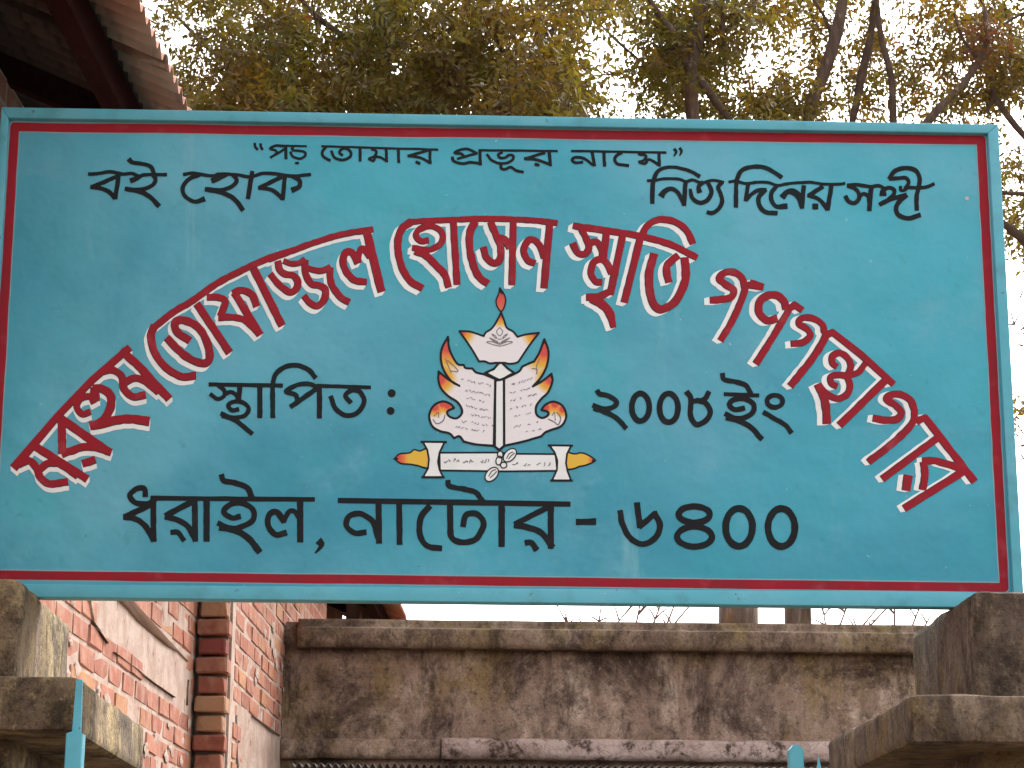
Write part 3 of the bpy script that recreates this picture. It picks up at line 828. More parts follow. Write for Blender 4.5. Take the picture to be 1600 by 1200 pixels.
# ---------------------------------------------------------------- teal gate, mostly below the picture
gate = tag(empty('metal_gate', (0, 4.55, 0)), 'teal painted metal gate with posts and spikes between the pillars, only its tops in view', 'gate')
def post(px0, px1, pyt, Y, name='post', tip=.0, d=.03):
    a = on_y(px0, pyt, Y); b = on_y(px1, pyt, Y)
    bm = bmesh.new(); box(bm, a[0], b[0], Y-4.55, Y-4.55+d, .1, a[2])
    if tip:
        for f in bm.faces[:]:
            if all(v.co.z > a[2]-.001 for v in f.verts):
                r = bmesh.ops.inset_region(bm, faces=[f], thickness=.0015)
                for v in f.verts: v.co.z += tip; v.co.x = (a[0]+b[0])/2+(v.co.x-(a[0]+b[0])/2)*.35
    bmesh.ops.bevel(bm, geom=[e for e in bm.edges if e.calc_length() > .3], offset=.002, segments=1, affect='EDGES')
    return bm_obj(name, bm, rail.m, gate)
post(103, 129, 1146, 4.46, 'post', .004, .04)
# worn angle iron above the post, bent in front of the pillar cap
a = [on_y(x, y, 4.50)-np.array([0, 4.55, 0]) for x, y in ((112, 1150), (126, 1150), (129, 1062), (119, 1062))]
V = a+[p+np.array([0, .006, 0]) for p in a]
mesh('hinge_strip', V, [(0, 1, 2, 3), (7, 6, 5, 4), (0, 4, 5, 1), (1, 5, 6, 2), (2, 6, 7, 3), (3, 7, 4, 0)], rail.m, gate)
post(1233, 1256, 1172, 4.9, 'post', .012, .03)
for i, x in enumerate((1272,)):
    c = on_y(x+7, 1180, 4.95); d = .0095
    V = [(c[0]-d, .40-d, c[2]-.06), (c[0]+d, .40-d, c[2]-.06), (c[0]+d, .40+d, c[2]-.06), (c[0]-d, .40+d, c[2]-.06), (c[0], .40, c[2])]
    V += [(v[0], v[1], .1) for v in V[:4]]
    mesh('spike', V, [(0, 1, 4), (1, 2, 4), (2, 3, 4), (3, 0, 4), (5, 6, 1, 0), (6, 7, 2, 1), (7, 8, 3, 2), (8, 5, 0, 3)], rail.m, gate)
zt = 1.62
for i in range(9):
    x = -.62+i*.155; bm = bmesh.new(); box(bm, x-.01, x+.01, .34, .36, .1, zt); bm_obj('bar', bm, rail.m, gate)
for z in (.2, 1.5):
    bm = bmesh.new(); box(bm, -.78, .78, .362, .392, z, z+.045); bm_obj('rail', bm, rail.m, gate)
# ---------------------------------------------------------------- brick building at the left, turned by TH
L0, D0 = -1.552, 5.8
bb = tag(empty('brick_building', L0*ND+D0*UD, -TH), 'red brick building with peeling plaster and a corrugated tin roof behind the sign', 'building')
def lc(p): return np.array([p[0]-L0, p[1]-D0, p[2]])
def lbox(name, L_0, L_1, D_0, D_1, z0, z1, m, bev=0):
    bm = bmesh.new(); box(bm, L_0-L0, L_1-L0, D_0-D0, D_1-D0, z0, z1); return bm_obj(name, bm, m, bb)
L1 = -1.402
CH, BL = .083, .255
z_lo, z_hi = 1.909, 3.154                                           # 15 courses laid one by one
lbox('wall', -5, L0, 3.6, 9.75, 0, z_lo, brickfar.m); lbox('wall', -5, L0, 3.6, 9.75, z_hi, 3.9, brickfar.m)  # near end extended out of view to keep light off the roof underside
lbox('mortar_bed', -5, L0-.001, 3.61, 9.745, z_lo, z_hi, mortar.m)
lbox('wall', -5, L1, 9.752, 13.8, 0, 2.158, brickfar.m); lbox('wall', -5, L1, 9.752, 13.8, 3.403, 3.9, brickfar.m)
lbox('mortar_bed', -5, L1-.001, 9.76, 13.79, 2.158, 3.403, mortar.m)
lbox('inner_wall', -5, -2.3, 13.805, 18, 0, 4.15, brickfar.m)
lbox('cross_wall', -2.29, -1.22, 15.6, 15.8, 0, 3.78, brickfar.m)
lbox('cross_wall', -2.29, -1.62, 15.81, 15.9, 0, 3.93, brickfar.m)
lbox('cross_wall', -2.29, -1.45, 13.81, 13.95, 0, 3.86, brickfar.m)
# five brick shapes shared by all of them
def brick_mesh(sx, sy, sz, seed, m):
    bm = bmesh.new(); box(bm, -sx/2, sx/2, -sy/2, sy/2, -sz/2, sz/2)
    bmesh.ops.bevel(bm, geom=bm.edges[:], offset=.006, segments=1, affect='EDGES')
    for v in bm.verts: v.co += Vector((random.uniform(-.003, .003), random.uniform(-.004, .004), random.uniform(-.003, .003)))
    me = bpy.data.meshes.new('brick'); bm.to_mesh(me); bm.free(); me.materials.append(m); return me
BM = [brick_mesh(.10, .243, .072, i, brickm.m) for i in range(5)]
BS = [brick_mesh(.10, .118, .072, i, brickm.m) for i in range(3)]
patch1 = [(520, 75), (560, 115), (640, 200), (700, 262), (760, 310), (820, 358), (880, 390), (945, 450), (948, 560), (940, 720), (860, 680), (800, 640), (740, 590), (700, 560), (640, 505), (600, 480), (540, 430), (480, 400), (440, 330), (400, 290), (350, 215), (345, 120), (330, 40), (300, -60), (480, -60)]
patch1 = [(60+x/4, 920+y/4) for x, y in patch1]
patch2 = [(1245, 790), (1300, 775), (1340, 800), (1400, 840), (1460, 890), (1515, 925), (1530, 1010), (1520, 1180), (1400, 1250), (1300, 1230), (1250, 1180), (1262, 1080), (1250, 960)]
patch2 = [(60+x/4, 920+y/4) for x, y in patch2]
nb = 0
rest = bmesh.new()
def brick(me, loc, rot, sc):
    """bricks in view are objects of their own, those below or above the picture one mesh"""
    global nb
    w = np.array((L0+loc[0]))*ND+(D0+loc[1])*UD+np.array([0, 0, loc[2]]); v = w-EYE; z = v@fwd; px, py = 800+FPX*(v@RT)/z, 600-FPX*(v@UP)/z
    if 925 < py < 1212 and px > 50:
        o = link('brick', me, None, bb, loc); o.rotation_euler = rot; o.scale = sc; nb += 1
    else:
        from mathutils import Euler
        M_ = Matrix.LocRotScale(Vector(loc), Euler(rot), Vector(sc)); n = len(rest.verts); rest.from_mesh(me); rest.verts.ensure_lookup_table()
        for v_ in rest.verts[n:]: v_.co = M_ @ v_.co
def lay(Lw, Da, Db, za, n, patch, skip=.0):
    global nb
    P2 = [lc(on_L(x, y, Lw))[1:] for x, y in patch]
    for r in range(n):
        z = za+CH*(r+.5); d = Da-D0+(.0 if r % 2 else -BL/2)
        while d < Db-D0-.02:
            a, b = max(d, Da-D0), min(d+BL, Db-D0)
            c = (a+b)/2
            if b-a > .06 and not (inside(P2, c, z) and (inside(P2, a+.02, z) or inside(P2, b-.02, z))):
                full = b-a > .2
                me = random.choice(BM if full else BS)
                brick(me, (Lw-L0-.05+random.uniform(-.001, .006), c, z+random.uniform(-.002, .002)), (random.gauss(0, .006), 0, random.gauss(0, .012)), (1, (b-a-.01)/(.243 if full else .118), 1))
            d += BL
lay(L0, 5.9, 9.69, z_lo, 15, patch1)
lay(L1, 9.86, 13.78, 2.158, 15, patch2)
# pilaster: stack of header bricks, some set back
pe = 0
BD = [brick_mesh(.135, .12, .068, i, brickd.m) for i in range(4)]
for r in range(18):
    z = 2.0+CH*(r+.5)
    k = r % 2
    brick(random.choice(BD), (L1-L0-.073+(.002 if k else .003), 9.75-D0-.045+(.012 if k else 0), z), (0, random.gauss(0, .008), random.gauss(0, .03)), (.86 if k else 1, 1, 1))
tag(bm_obj('brickwork_beyond', rest, brickm.m, bb), kind='stuff')
lbox('mortar_bed', L0+.012, L1-.012, 9.73, 9.751, 1.95, 3.6, mortar.m)
def patch_mesh(name, pts, Lw, th, m, seed):
    V = []
    n = len(pts); P = [lc(on_L(x, y, Lw+th)) for x, y in pts]
    P = [p+np.array([0, .02*noise.noise(Vector((i*1.7, seed, 0))), .02*noise.noise(Vector((i*1.7, seed, 5)))]) for i, p in enumerate(P)]
    vs = [Vector((p[1], p[2])) for p in P]; poly = [(p[1], p[2]) for p in P]
    y0, y1 = min(p[0] for p in poly), max(p[0] for p in poly); z0, z1 = min(p[1] for p in poly), max(p[1] for p in poly)
    for a in np.arange(y0, y1, .05):
        for b in np.arange(z0, z1, .035):
            if inside(poly, a, b): vs.append(Vector((a+random.uniform(-.01, .01), b)))
    v2, e2, f2, ov_, oe_, of_ = delaunay_2d_cdt(vs, [], [list(range(n))], 0, 1e-5)
    W = [(Lw+th-L0+.006*noise.noise(Vector((v[0]*6, v[1]*6, seed)))+.003*noise.noise(Vector((v[0]*25, v[1]*25, seed))), v[0], v[1]) for v in v2]
    F = [tuple(f) for f, o_ in zip(f2, of_) if o_]
    o = mesh(name, W, F, m, bb, True)
    bm = bmesh.new(); bm.from_mesh(o.data); bmesh.ops.recalc_face_normals(bm, faces=bm.faces[:])
    if sum(f.normal.x for f in bm.faces) < 0: bmesh.ops.reverse_faces(bm, faces=bm.faces[:])
    r = bmesh.ops.extrude_edge_only(bm, edges=[e for e in bm.edges if e.is_boundary])
    for v in [g_ for g_ in r['geom'] if isinstance(g_, bmesh.types.BMVert)]: v.co.x -= th+.006
    bm.to_mesh(o.data); bm.free(); return o
pl1 = Mat('pink_plaster', .92, .15).base((.31, .18, .125)).layer((.35, .225, .165), 3, .4, .7, .9).layer((.25, .145, .095), 7, .45, .7, .7).layer((.26, .15, .11), 20, .6, .74, .4).bump((8, .006, (1, 1, 1), 5), (60, .002, (1, 1, 1), 5))
pl2 = Mat('pale_plaster', .92, .15).base((.34, .245, .20)).layer((.27, .175, .135), 5, .4, .7, .8).layer((.42, .33, .28), 9, .5, .7, .6).bump((8, .006, (1, 1, 1), 5), (60, .002, (1, 1, 1), 5))
patch_mesh('plaster_patch', patch1, L0, .010, pl1.m, 1); patch_mesh('plaster_patch', patch2, L1, .009, pl2.m, 4)
# smears of old mortar left on the brick faces
def smear(Lw, Da, Db, za, zb, n):
    for i in range(n):
        c = (random.uniform(Da, Db), random.uniform(za, zb))
        if any(inside([lc(on_L(x, y, Lw))[1:] for x, y in q_], c[0]-D0+e1, c[1]+e2) for q_ in (patch1, patch2) for e1 in (-.06, .06) for e2 in (-.04, .04)): continue
        r = random.uniform(.02, .06)
        k = 14; V = []
        for j in range(k):
            a = 2*PI*j/k; q = r*random.uniform(.5, 1.1); V.append((Lw-L0+.006, c[0]-D0+q*math.cos(a)*1.3, c[1]+q*math.sin(a)*.6))
        V.append((Lw-L0+.0115, c[0]-D0, c[1]))
        yield V, [(j, (j+1) % k, k) for j in range(k)]
sm = []; SV = []; SF = []
for args in ((L0, 6.3, 9.6, 1.95, 2.75, 85), (L1, 9.9, 12, 2.3, 3.2, 22)):
    for V, F in smear(*args):
        b = len(SV); SV += V; SF += [tuple(b+i for i in f) for f in F]
tag(mesh('mortar_smears', SV, SF, mortar.m, bb, True), kind='stuff')
# roof: corrugated sheets falling towards the gate side
_e = on_D(252, 82, 5.36)
EL, EZ, SL = _e[0], _e[2], .45; print('eave', _e)
def roofz(L): return EZ+SL*(EL-L)
d = 3.9; pitch = .076
while d < 16.2:
    w = pitch*11; nD = 11*10; V = []; F = []
    Ls = [EL-.145, EL-.27, -1.7, -2.4, -3.4, -5.2]
    lift = .004*(int(d*10) % 2); ej = random.uniform(-.006, .006)
    for j in range(nD+1):
        y = d+w*j/nD
        for L in Ls: V.append((L-L0, y-D0, roofz(L)+.016*math.cos(2*PI*j/10)+lift))
    k = len(Ls)
    for j in range(nD):
        for i in range(k-1): a = j*k+i; F.append((a, a+k, a+k+1, a+1))
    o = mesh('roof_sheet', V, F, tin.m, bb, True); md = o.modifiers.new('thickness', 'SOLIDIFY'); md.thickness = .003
    V = []; F = []
    for j in range(nD+1):
        y = d+w*j/nD
        for L in (EL+ej, EL-.08, EL-.225): V.append((L-L0, y-D0, roofz(L)+.016*math.cos(2*PI*j/10)+lift+.006))
    for j in range(nD):
        for i in range(2): a = j*3+i; F.append((a, a+3, a+4, a+1))
    o = mesh('added_lit_eaves_sheet', V, F, tin2.m, bb, True); o.modifiers.new('thickness', 'SOLIDIFY').thickness = .003  # separate row added so the edge keeps a lit tone beside the shade-dark sheets
    d += w-pitch
def sloped(name, La, Lb, D, wd, h, m):
    """rafter under the sheets"""
    V = []
    for L in (La, Lb):
        z = roofz(L)-.022
        for y in (D-wd/2, D+wd/2):
            V += [(L-L0, y-D0, z), (L-L0, y-D0, z-h)]
    mesh(name, V, [(0, 2, 3, 1), (4, 5, 7, 6), (0, 1, 5, 4), (2, 6, 7, 3), (0, 4, 6, 2), (1, 3, 7, 5)], m, bb)
bm = bmesh.new(); box(bm, EL-.205-L0, EL-.145-L0, 3.9-D0, 16.2-D0, roofz(EL-.14)-.115, roofz(EL-.14)-.014)
bmesh.ops.bevel(bm, geom=bm.edges[:], offset=.004, segments=1, affect='EDGES'); bm_obj('eaves_board', bm, timber.m, bb)
for i in range(14): sloped('rafter', EL-.207, -5.1, 4.15+i*.9, .05, .075, timber.m)
for L in (-1.75, -2.6): 
    bm = bmesh.new(); box(bm, L-.03-L0, L+.03-L0, 3.9-D0, 5.78-D0, roofz(L)-.21, roofz(L)-.10); bm_obj('purlin', bm, timber.m, bb)
lbox('gable_board', -5.1, -2.0, 5.70, 5.79, 3.9, 4.02, timber.m)
# ---------------------------------------------------------------- stained boundary wall behind
YW = 11.7
bw = tag(empty('boundary_wall', (1.6, YW+.12, 0)), 'long grey brown plastered wall with black stains and a moulded cornice, behind the gate', 'wall')
def zp(py, Y): return on_y(900, py, Y)[2]
def strip(name, prof, x0, x1, m, amp, seed, step=.035):
    """profile (y, z) swept along x, with an uneven surface"""
    pts = []
    for a, b in zip(prof[:-1], prof[1:]):
        k = max(1, int(math.hypot(b[0]-a[0], b[1]-a[1])/step)+1)
        pts += [(a[0]+(b[0]-a[0])*j/k, a[1]+(b[1]-a[1])*j/k) for j in range(k)]
    pts.append(prof[-1]); n = int((x1-x0)/step)+1; V = []; F = []; k = len(pts)
    for i in range(n+1):
        x = x0+(x1-x0)*i/n
        for (y, z) in pts:
            q = Vector((x*2, y*3+seed, z*2)); d = noise.noise(q)*.6+noise.noise(q*4)*.4+noise.noise(q*12)*.25
            dz = noise.noise(q*2.3+Vector((5, 5, 5)))*.5
            V.append((x-bw.location.x, y-bw.location.y-d*amp, z+dz*amp*.6))
    for i in range(n):
        for j in range(k-1): a = i*k+j; F.append((a, a+1, a+k+1, a+k))
    F.append(tuple(range(k-1, -1, -1))); F.append(tuple(n*k+j for j in range(k)))
    o = mesh(name, V, F, m, bw, True)
    bm = bmesh.new(); bm.from_mesh(o.data); bmesh.ops.recalc_face_normals(bm, faces=bm.faces[:]); bm.to_mesh(o.data); bm.free()
    return o
z973, z986, z1019, z1023, z1152, z1188 = (zp(p, YW) for p in (973, 986, 1018, 1024, 1152, 1190))
xw0 = on_y(441, 1100, YW)[0]-.02
strip('wall_face', [(YW+.25, 0), (YW+.02, 0), (YW+.02, z1188-.01), (YW, z1152), (YW, z1023+.02), (YW+.25, z1023+.02)], xw0, 5.2, stain.m, .006, 3)
strip('wall_face', [(YW+.25, z1019-.1), (YW+.01, z1019-.1), (YW+.01, z973-.01), (YW+.25, z973-.01)], xw0, on_y(468, 1000, YW)[0], stain.m, .006, 5)
strip('cornice', [(YW+.30, z1019), (YW-.09, z1019), (YW-.095, z986-.01), (YW-.05, z986+.004), (YW-.045, z973), (YW+.02, z973+.006), (YW+.30, z973)], on_y(466, 1000, YW)[0], 5.2, corn.m, .006, 9)
strip('ledge', [(YW+.02, z1188), (YW-.045, z1188+.004), (YW-.055, z1188+.03), (YW-.045, z1152-.02), (YW+.02, z1152-.004)], on_y(690, 1170, YW)[0], 5.2, pale.m, .012, 14)
strip('ledge', [(YW+.02, z1188), (YW-.025, z1188+.004), (YW-.03, z1188+.03), (YW-.02, z1152-.03), (YW+.02, z1152-.004)], xw0+.02, on_y(688, 1170, YW)[0], stain.m, .014, 24)
# corrugated sheet fixed below the ledge, only its scalloped edge in view
aw = tag(empty('tin_awning', (1.0, YW-.3, 0)), 'rusty corrugated tin awning fixed below the ledge of the stained wall', 'awning')
V = []; F = []; x = xw0+.12; n = int((3.4-x)/.0045)
zt = on_y(800, 1195, YW-.62)[2]
for i in range(n+1):
    for (y, z) in ((YW-.62, zt), (YW-.3, zt+.015), (YW-.02, zt+.03)):
        V.append((x+i*.0045-1.0, y-YW+.3, z-.012+.012*math.cos(2*PI*i/8)))
for i in range(n):
    for j in range(2): a = i*3+j; F.append((a, a+1, a+4, a+3))
o = mesh('sheet', V, F, steel.m, aw, True); o.modifiers.new('thickness', 'SOLIDIFY').thickness = .002
# ---------------------------------------------------------------- trees
def tube(V, F, P, R, sides=8):
    b0 = len(V); n = len(P)
    for i, p in enumerate(P):
        t = P[min(n-1, i+1)]-P[max(0, i-1)]; t = t/(np.linalg.norm(t)+1e-9)
        u = np.cross(t, (0, 1, .1)); u = u/(np.linalg.norm(u)+1e-9); w = np.cross(t, u)
        for k in range(sides):
            a = 2*PI*k/sides; V.append(p+(u*math.cos(a)+w*math.sin(a))*R[i])
    for i in range(n-1):
        for k in range(sides):
            a = b0+i*sides+k; c = b0+i*sides+(k+1) % sides; F.append((a, c, c+sides, a+sides))
def smooth_path(P, R, step=.12, wob=.02):
    Q = catmull([np.array([*p, r]) for p, r in zip(P, R)], 1e9)
    out = []; n = len(P)
    A = [np.array([*p, r]) for p, r in zip(P, R)]
    for i in range(n-1):
        p0 = A[i-1] if i else 2*A[0]-A[1]; p1, p2 = A[i], A[i+1]; p3 = A[i+2] if i+2 < n else 2*A[-1]-A[-2]
        k = max(2, int(np.linalg.norm((p2-p1)[:3])/step))
        for j in range(k):
            t = j/k; out.append(.5*((2*p1)+(p2-p0)*t+(2*p0-5*p1+4*p2-p3)*t*t+(3*p1-p0-3*p2+p3)*t**3))
    out.append(A[-1])
    PP = []; RR = []
    for q in out:
        f = Vector(q[:3]); s = min(wob, abs(q[3])*.8)
        PP.append(q[:3]+s*np.array([noise.noise(f*1.7), noise.noise(f*1.7+Vector((9, 0, 0))), noise.noise(f*1.7+Vector((0, 9, 0)))])); RR.append(max(.002, q[3]*(1+.12*noise.noise(f*4))))
    return PP, RR
def pp(px, py, Y): return on_y(px, py, Y)
class Leaves:
    """leaflets of pinnate sprays, gathered as one mesh"""
    def __init__(s): s.V = []; s.T = []
    def spray(s, c, d, n, size, tone):
        # c start, d direction, leaflets in pairs along a short rachis
        d = d/(np.linalg.norm(d)+1e-9); side = np.cross(d, rng.normal(size=3)); side /= np.linalg.norm(side)+1e-9
        nrm = np.cross(d, side)
        t = np.repeat(np.linspace(.12, 1, n), 2); sg = np.tile([1., -1.], n)
        base = c+np.outer(t, d)*size*3.4+np.array([0, 0, -1])*(t**2)[:, None]*size*1.0
        a = d*.55+np.outer(sg, side)*.9+rng.normal(0, .28, (2*n, 3)); a /= np.linalg.norm(a, axis=1)[:, None]
        L = size*rng.uniform(.75, 1.2, (2*n, 1)); wv = np.cross(a, nrm+rng.normal(0, .5, (2*n, 3))); wv /= np.linalg.norm(wv, axis=1)[:, None]+1e-9
        q0 = base; q2 = base+a*L+np.array([0, 0, -.15])*L; q1 = base+a*L*.45+wv*L*.2; q3 = base+a*L*.45-wv*L*.2
        s.V.append(np.stack([q0, q1, q2, q3], 1).reshape(-1, 3)); s.T.append(np.repeat(np.clip(tone+rng.normal(0, .07, 2*n), 0, 1), 4))
    def build(s, name, m, parent):
        V = np.concatenate(s.V); T = np.concatenate(s.T); n = len(V)//4
        V = V-np.array(parent.location)
        me = bpy.data.meshes.new(name); me.vertices.add(len(V)); me.vertices.foreach_set('co', V.ravel())
        me.loops.add(4*n); me.loops.foreach_set('vertex_index', np.arange(4*n)); me.polygons.add(n)
        me.polygons.foreach_set('loop_start', np.arange(n)*4); me.polygons.foreach_set('loop_total', np.full(n, 4)); me.update()
        at = me.attributes.new('tone', 'FLOAT', 'POINT'); at.data.foreach_set('value', T.astype(np.float32))
        o = link(name, me, m, parent); o['kind'] = 'stuff'; return o
HOLES = [(523, 50, 22, 16), (470, 8, 26, 14), (795, 55, 16, 26), (787, 118, 20, 16), (612, 108, 15, 14), (925, 80, 22, 45), (950, 140, 44, 40), (975, 65, 30, 40), (1195, 82, 48, 34), (1250, 75, 30, 36), (1150, 110, 20, 25),
         (1120, 150, 20, 26), (1045, 165, 26, 16), (315, 28, 20, 22), (330, 112, 26, 20), (290, 70, 14, 14), (1420, 175, 30, 16), (1585, 172, 30, 26), (1440, 60, 16, 14), (690, 165, 30, 10), (1370, 130, 14, 22), (395, 45, 14, 18), (640, 30, 10, 10), (1085, 175, 40, 14), (1300, 185, 14, 12), (1350, 20, 12, 16)]
def in_hole(x, y, grow=0):
    for hx, hy, rx, ry in HOLES:
        if ((x-hx)/(rx+grow))**2+((y-hy)/(ry+grow))**2 < 1: return True
    return False
def project(p):
    v = np.asarray(p)-EYE; z = v@fwd; return 800+FPX*(v@RT)/z, 600-FPX*(v@UP)/z
def tree(label, base_px, Y, limbs, clumps, sprays, tone, size=.05, twigs=1):
    """limbs: list of (points (px, py, dY), widths px); clumps: (px, py, rx, ry, weight)"""
    e = empty('broadleaf_tree', pp(*base_px, Y)*np.array([1, 1, 0])); tag(e, label, 'tree', 'trees behind the wall'); O = np.array(e.location)
    for k, (pts, wd) in enumerate(limbs):
        P = [pp(x, y, Y+dy) for x, y, dy in pts]; R = [w/2/FPX*Y for w in wd]
        if k == 0: P = [np.array([P[0][0], P[0][1], 0])]+P; R = [R[0]*1.25]+R
        Q, RR = smooth_path(P, R); V = []; F = []; tube(V, F, Q, RR, 12 if wd[0] > 20 else 8)
        mesh('trunk' if k == 0 else 'limb', [v-O for v in V], F, bark.m if wd[0] > 14 else twigm.m, e, True)
    lv = Leaves(); TV = []; TF = []
    W = np.array([c[4] for c in clumps], float); W /= W.sum()
    made = 0; guard = 0
    while made < sprays and guard < sprays*6:
        guard += 1
        cx, cy, rx, ry, w = clumps[rng.choice(len(clumps), p=W)]
        # a small branchlet carrying several sprays
        r = rng.uniform(0, 1)**.55; a = rng.uniform(0, 2*PI)
        x, y = cx+rx*r*math.cos(a), cy+ry*r*math.sin(a); dy = rng.uniform(-.25 if twigs == 1 and label.startswith('tree') else -1.4, 1.8)
        if in_hole(x, y, 10): continue
        nz = noise.noise(Vector((x/42, y/42, Y)))+.5*noise.noise(Vector((x/17, y/17, Y)))
        if nz < -.15 and rng.random() < .88: continue
        c = pp(x, y, Y+dy); d = rng.normal(0, 1, 3); d[2] = d[2]*.6-.35; d /= np.linalg.norm(d)
        tn = tone+.38*noise.noise(Vector((x/45, y/45, Y*3)))+rng.normal(0, .05)
        if rng.random() < .008: tn = .95
        k = int(rng.integers(4, 8))
        if rng.random() < .35*twigs:
            tube(TV, TF, [c-d*.12, c+d*.12+np.array([0, 0, .01]), c+d*.30], [.005, .004, .002], 4)
        for j in range(k):
            dd = d+rng.normal(0, .55, 3); cc = c+d*rng.uniform(-.1, .28)
            lv.spray(cc, dd, int(rng.integers(4, 7)), size*rng.uniform(.8, 1.2), tn)
            made += 1
    lv.build('crown', leafm.m, e)
    if TV: tag(mesh('twigs', [v-O for v in TV], TF, twigm.m, e), kind='stuff')
    return e
tree('dense olive and yellow leaved tree beside the tin roof, leftmost of the four', (560, 960), 16.5,
     [([(520, 640, 0), (540, 400, 0), (585, 200, 0), (600, 60, 0), (590, -120, 0)], [52, 46, 38, 26, 12]),
      ([(585, 210, 0), (640, 150, 0), (700, 100, -.2), (745, 60, -.3), (790, -10, -.3)], [22, 15, 11, 8, 5]),
      ([(560, 300, 0), (480, 180, 0), (400, 130, .3), (330, 80, .3), (270, 20, .3)], [24, 15, 11, 8, 5]),
      ([(598, 120, 0), (540, 60, 0), (480, 10, 0), (430, -60, 0)], [16, 12, 9, 6]),
      ([(640, 150, 0), (560, 110, .5), (490, 120, .6), (420, 150, .6)], [9, 7, 5, 3])],
     [(300, 90, 70, 95, 1.0), (420, 60, 90, 70, 1.5), (430, 130, 80, 50, 1.2), (540, 120, 90, 60, 1.5), (560, 30, 90, 50, 1.3), (650, 90, 90, 80, 1.7), (740, 60, 80, 70, 1.3), (760, 140, 60, 50, .9), (500, -70, 300, 70, 2.4), (330, 170, 60, 40, .5), (600, 200, 250, 60, .8)], 4700, .41, .068)
tree('brown leaved tree with a dark fork over the middle of the sign', (560, 960), 15.5,
     [([(560, 985, 0), (590, 860, 0), (680, 640, 0), (770, 420, 0), (815, 260, 0), (822, 150, 0), (822, 108, 0)], [44, 42, 36, 30, 26, 20, 18]),
      ([(824, 112, 0), (836, 70, 0), (842, 30, 0), (846, -60, 0)], [13, 10, 9, 6]),
      ([(824, 114, 0), (800, 96, 0), (782, 74, 0), (775, 30, 0)], [14, 11, 8, 5]),
      ([(828, 130, 0), (862, 130, .2), (900, 150, .3)], [10, 7, 4]),
      ([(800, 96, 0), (760, 92, .2), (720, 70, .3)], [7, 5, 3]),
      ([(846, 60, 0), (880, 30, 0), (900, -20, 0)], [8, 6, 4])],
     [(840, 60, 66, 60, 1.2), (870, 140, 60, 45, 1.2), (820, 150, 60, 40, 1.0), (880, 20, 40, 50, .8), (905, 170, 25, 30, .4), (840, -60, 120, 60, 1.2), (850, 210, 90, 40, .4)], 1450, .44, .068)
tree('tree with a thick upright grey trunk rising over the middle right of the wall', (1152, 960), 16.0,
     [([(1153, 985, 0), (1150, 900, 0), (1128, 600, 0), (1100, 330, 0), (1083, 190, 0), (1080, 120, 0), (1090, 50, 0), (1100, -60, 0)], [64, 60, 48, 34, 24, 20, 22, 16]),
      ([(1085, 130, 0), (1055, 60, 0), (1020, 10, 0), (1000, -40, 0)], [16, 13, 10, 7]),
      ([(1092, 120, 0), (1125, 165, 0), (1150, 200, 0), (1180, 260, 0)], [14, 14, 12, 8]),
      ([(1090, 60, .1), (1130, 50, .1), (1180, 10, .1), (1210, -30, .1)], [8, 7, 6, 4]),
      ([(1134, 110, 0), (1130, 60, 0), (1128, -10, 0)], [5, 7, 6]),
      ([(1000, 95, .2), (960, 60, .3), (940, 40, .3), (905, 20, .3)], [5, 5, 4, 3]), ([(1060, 70, .2), (1010, 100, .2), (960, 115, .2), (918, 118, .2)], [7, 4, 3, 2])],
     [(1000, 20, 75, 45, 1.3), (1040, 100, 46, 60, 1.1), (1080, 60, 60, 50, 1.0), (1060, 130, 50, 40, .8), (1150, 15, 60, 26, .8), (1160, 130, 34, 45, .5), (1180, 160, 60, 34, 1.3), (1100, 140, 30, 30, .4), (985, 165, 30, 25, .25), (1080, -60, 160, 60, 1.6), (1100, 220, 130, 40, .6)], 1500, .39, .067)
tree('tree with a slanting pale trunk above the right end of the sign', (1250, 960), 17.0,
     [([(1247, 985, 0), (1247, 900, 0), (1238, 600, 0), (1240, 350, 0), (1262, 188, 0), (1285, 120, 0), (1308, 50, 0), (1322, -40, 0)], [44, 42, 34, 26, 23, 21, 20, 16]),
      ([(1330, 190, .2), (1345, 120, .2), (1362, 50, .2), (1368, -40, .2)], [12, 15, 12, 9]),
      ([(1396, 200, 0), (1392, 120, 0), (1376, 60, 0), (1368, -30, 0)], [13, 12, 11, 9]),
      ([(1440, 200, -.2), (1465, 170, -.2), (1505, 130, -.2), (1530, 90, -.2), (1542, 50, -.2), (1530, -20, -.2)], [16, 14, 12, 12, 9, 7]),
      ([(1530, 95, -.2), (1505, 65, -.2), (1490, 20, -.2)], [8, 6, 4]), ([(1535, 60, -.2), (1580, 30, -.2), (1620, 10, -.2)], [7, 5, 4]),
      ([(1552, 150, 0), (1575, 185, 0), (1600, 215, 0), (1650, 260, 0)], [12, 12, 12, 12]), ([(1548, 120, 0), (1552, 150, 0), (1540, 175, 0)], [8, 8, 5]),
      ([(1560, 300, 0), (1600, 302, 0), (1660, 296, 0)], [7, 8, 9]), ([(1563, 345, 0), (1600, 375, 0), (1660, 420, 0)], [10, 20, 26]),
      ([(1300, 60, .1), (1290, 30, .1), (1265, -10, .1)], [7, 6, 5])],
     [(1235, 20, 50, 26, .8), (1290, 10, 50, 30, .8), (1290, 130, 45, 40, .7), (1240, 160, 60, 30, .9), (1330, 160, 50, 34, .9), (1400, 40, 60, 50, 1.2), (1440, 110, 55, 45, 1.2), (1380, 130, 40, 55, .6), (1490, 30, 50, 40, 1.0), (1550, 50, 40, 45, 1.3), (1580, 110, 40, 40, 1.0), (1520, 160, 60, 30, .9), (1585, 260, 22, 30, .6), (1592, 360, 18, 34, .6), (1590, 640, 14, 40, .25), (1600, 310, 30, 18, .3), (1400, -60, 240, 60, 2.4), (1640, 120, 50, 220, 1.4), (1420, 220, 180, 40, .7)], 2000, .5, .066)
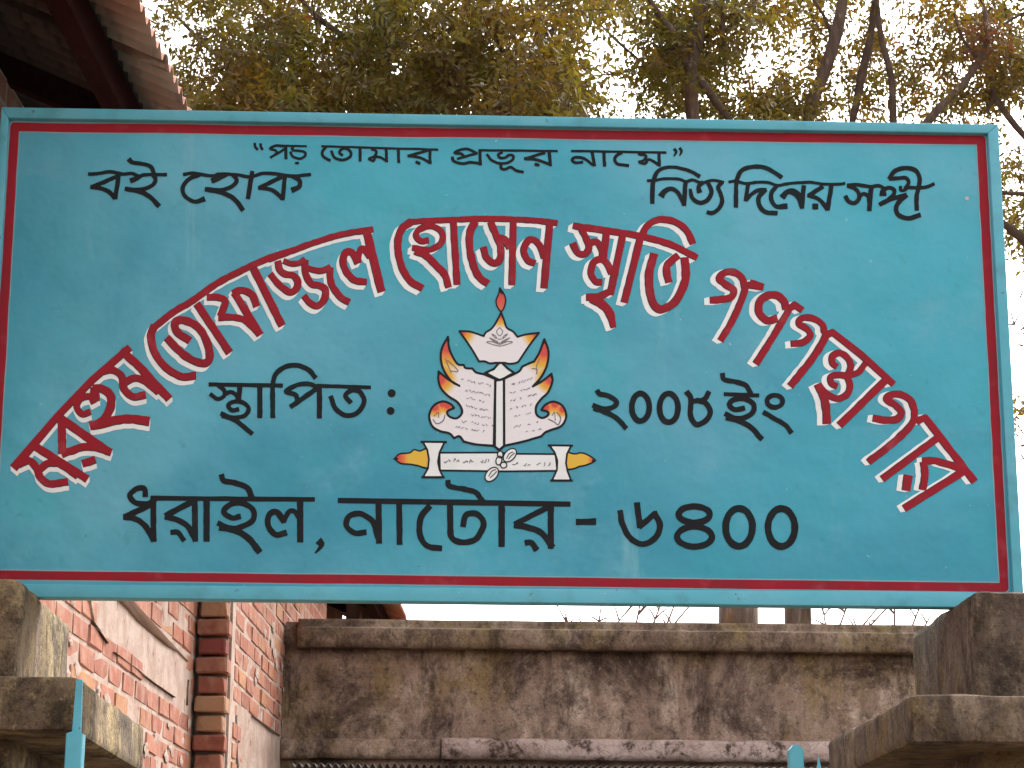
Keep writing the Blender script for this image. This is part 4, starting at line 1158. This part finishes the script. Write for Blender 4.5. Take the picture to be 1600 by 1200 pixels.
# ginger nest of dead leaves in the fork
nest = tag(empty('leaf_nest', pp(1543, 48, 16.7)), 'round ginger nest of dry leaves in the fork above the right end of the sign', 'nest')
lv = Leaves()
nl = leafmat('dry_leaves', [(.10, .04, .02), (.15, .06, .03), (.20, .09, .04)])
for i in range(55):
    r = rng.normal(0, 1, 3); r /= np.linalg.norm(r); lv.spray(np.array(nest.location)+r*.07*rng.uniform(.3, 1)-.02, r+np.array([0, 0, -.4]), 3, .05, rng.uniform(.2, .9))
tag(lv.build('dry_leaf_ball', nl.m, nest), kind='stuff')
# bare reddish twigs of a shrub seen between sign and wall and past the right edge
tw = tag(empty('bare_shrub', pp(900, 1400, 14.2)*np.array([1, 1, 0])), 'leafless reddish twigs showing in the gap between sign and wall', 'shrub')
rd = Mat('red_twig', .8).base((.17, .09, .075))
def branchy(root, tips_, r0, Y, n=6, parent=tw, name='twig'):
    V = []; F = []
    for t in tips_:
        P = [pp(*root, Y), pp((root[0]+t[0])/2+random.uniform(-8, 8), (root[1]+t[1])/2+random.uniform(-5, 5), Y), pp(*t, Y)]
        Q, R = smooth_path(P, [r0, r0*.7, r0*.4], .05, .01); tube(V, F, Q, R, 5)
        for k in range(n):
            i = random.randrange(2, len(Q)-1); d = np.array([random.uniform(-.1, .1), random.uniform(-.05, .05), random.uniform(-.02, .12)])
            tube(V, F, [Q[i], Q[i]+d*.6, Q[i]+d+np.array([0, 0, -.01])], [.006, .005, .003], 4)
    mesh(name, [v-np.array(parent.location) for v in V], F, rd.m, parent)
branchy((930, 1040), [(870, 945), (902, 962), (940, 940), (985, 948)], .010, 14.2)
branchy((1000, 1040), [(1000, 945), (1035, 940), (1080, 945), (1060, 930)], .012, 14.2, 7)
branchy((1290, 1040), [(1285, 945), (1330, 930), (1375, 945), (1395, 940)], .011, 14.2, 6)
branchy((1400, 1060), [(1398, 930), (1440, 940), (1455, 960)], .011, 14.2, 6)
branchy((1640, 560), [(1588, 455), (1575, 500), (1590, 540)], .006, 14.2, 9)
branchy((1650, 700), [(1590, 620), (1592, 690), (1596, 740)], .006, 14.2, 8)
print('bricks', nb)
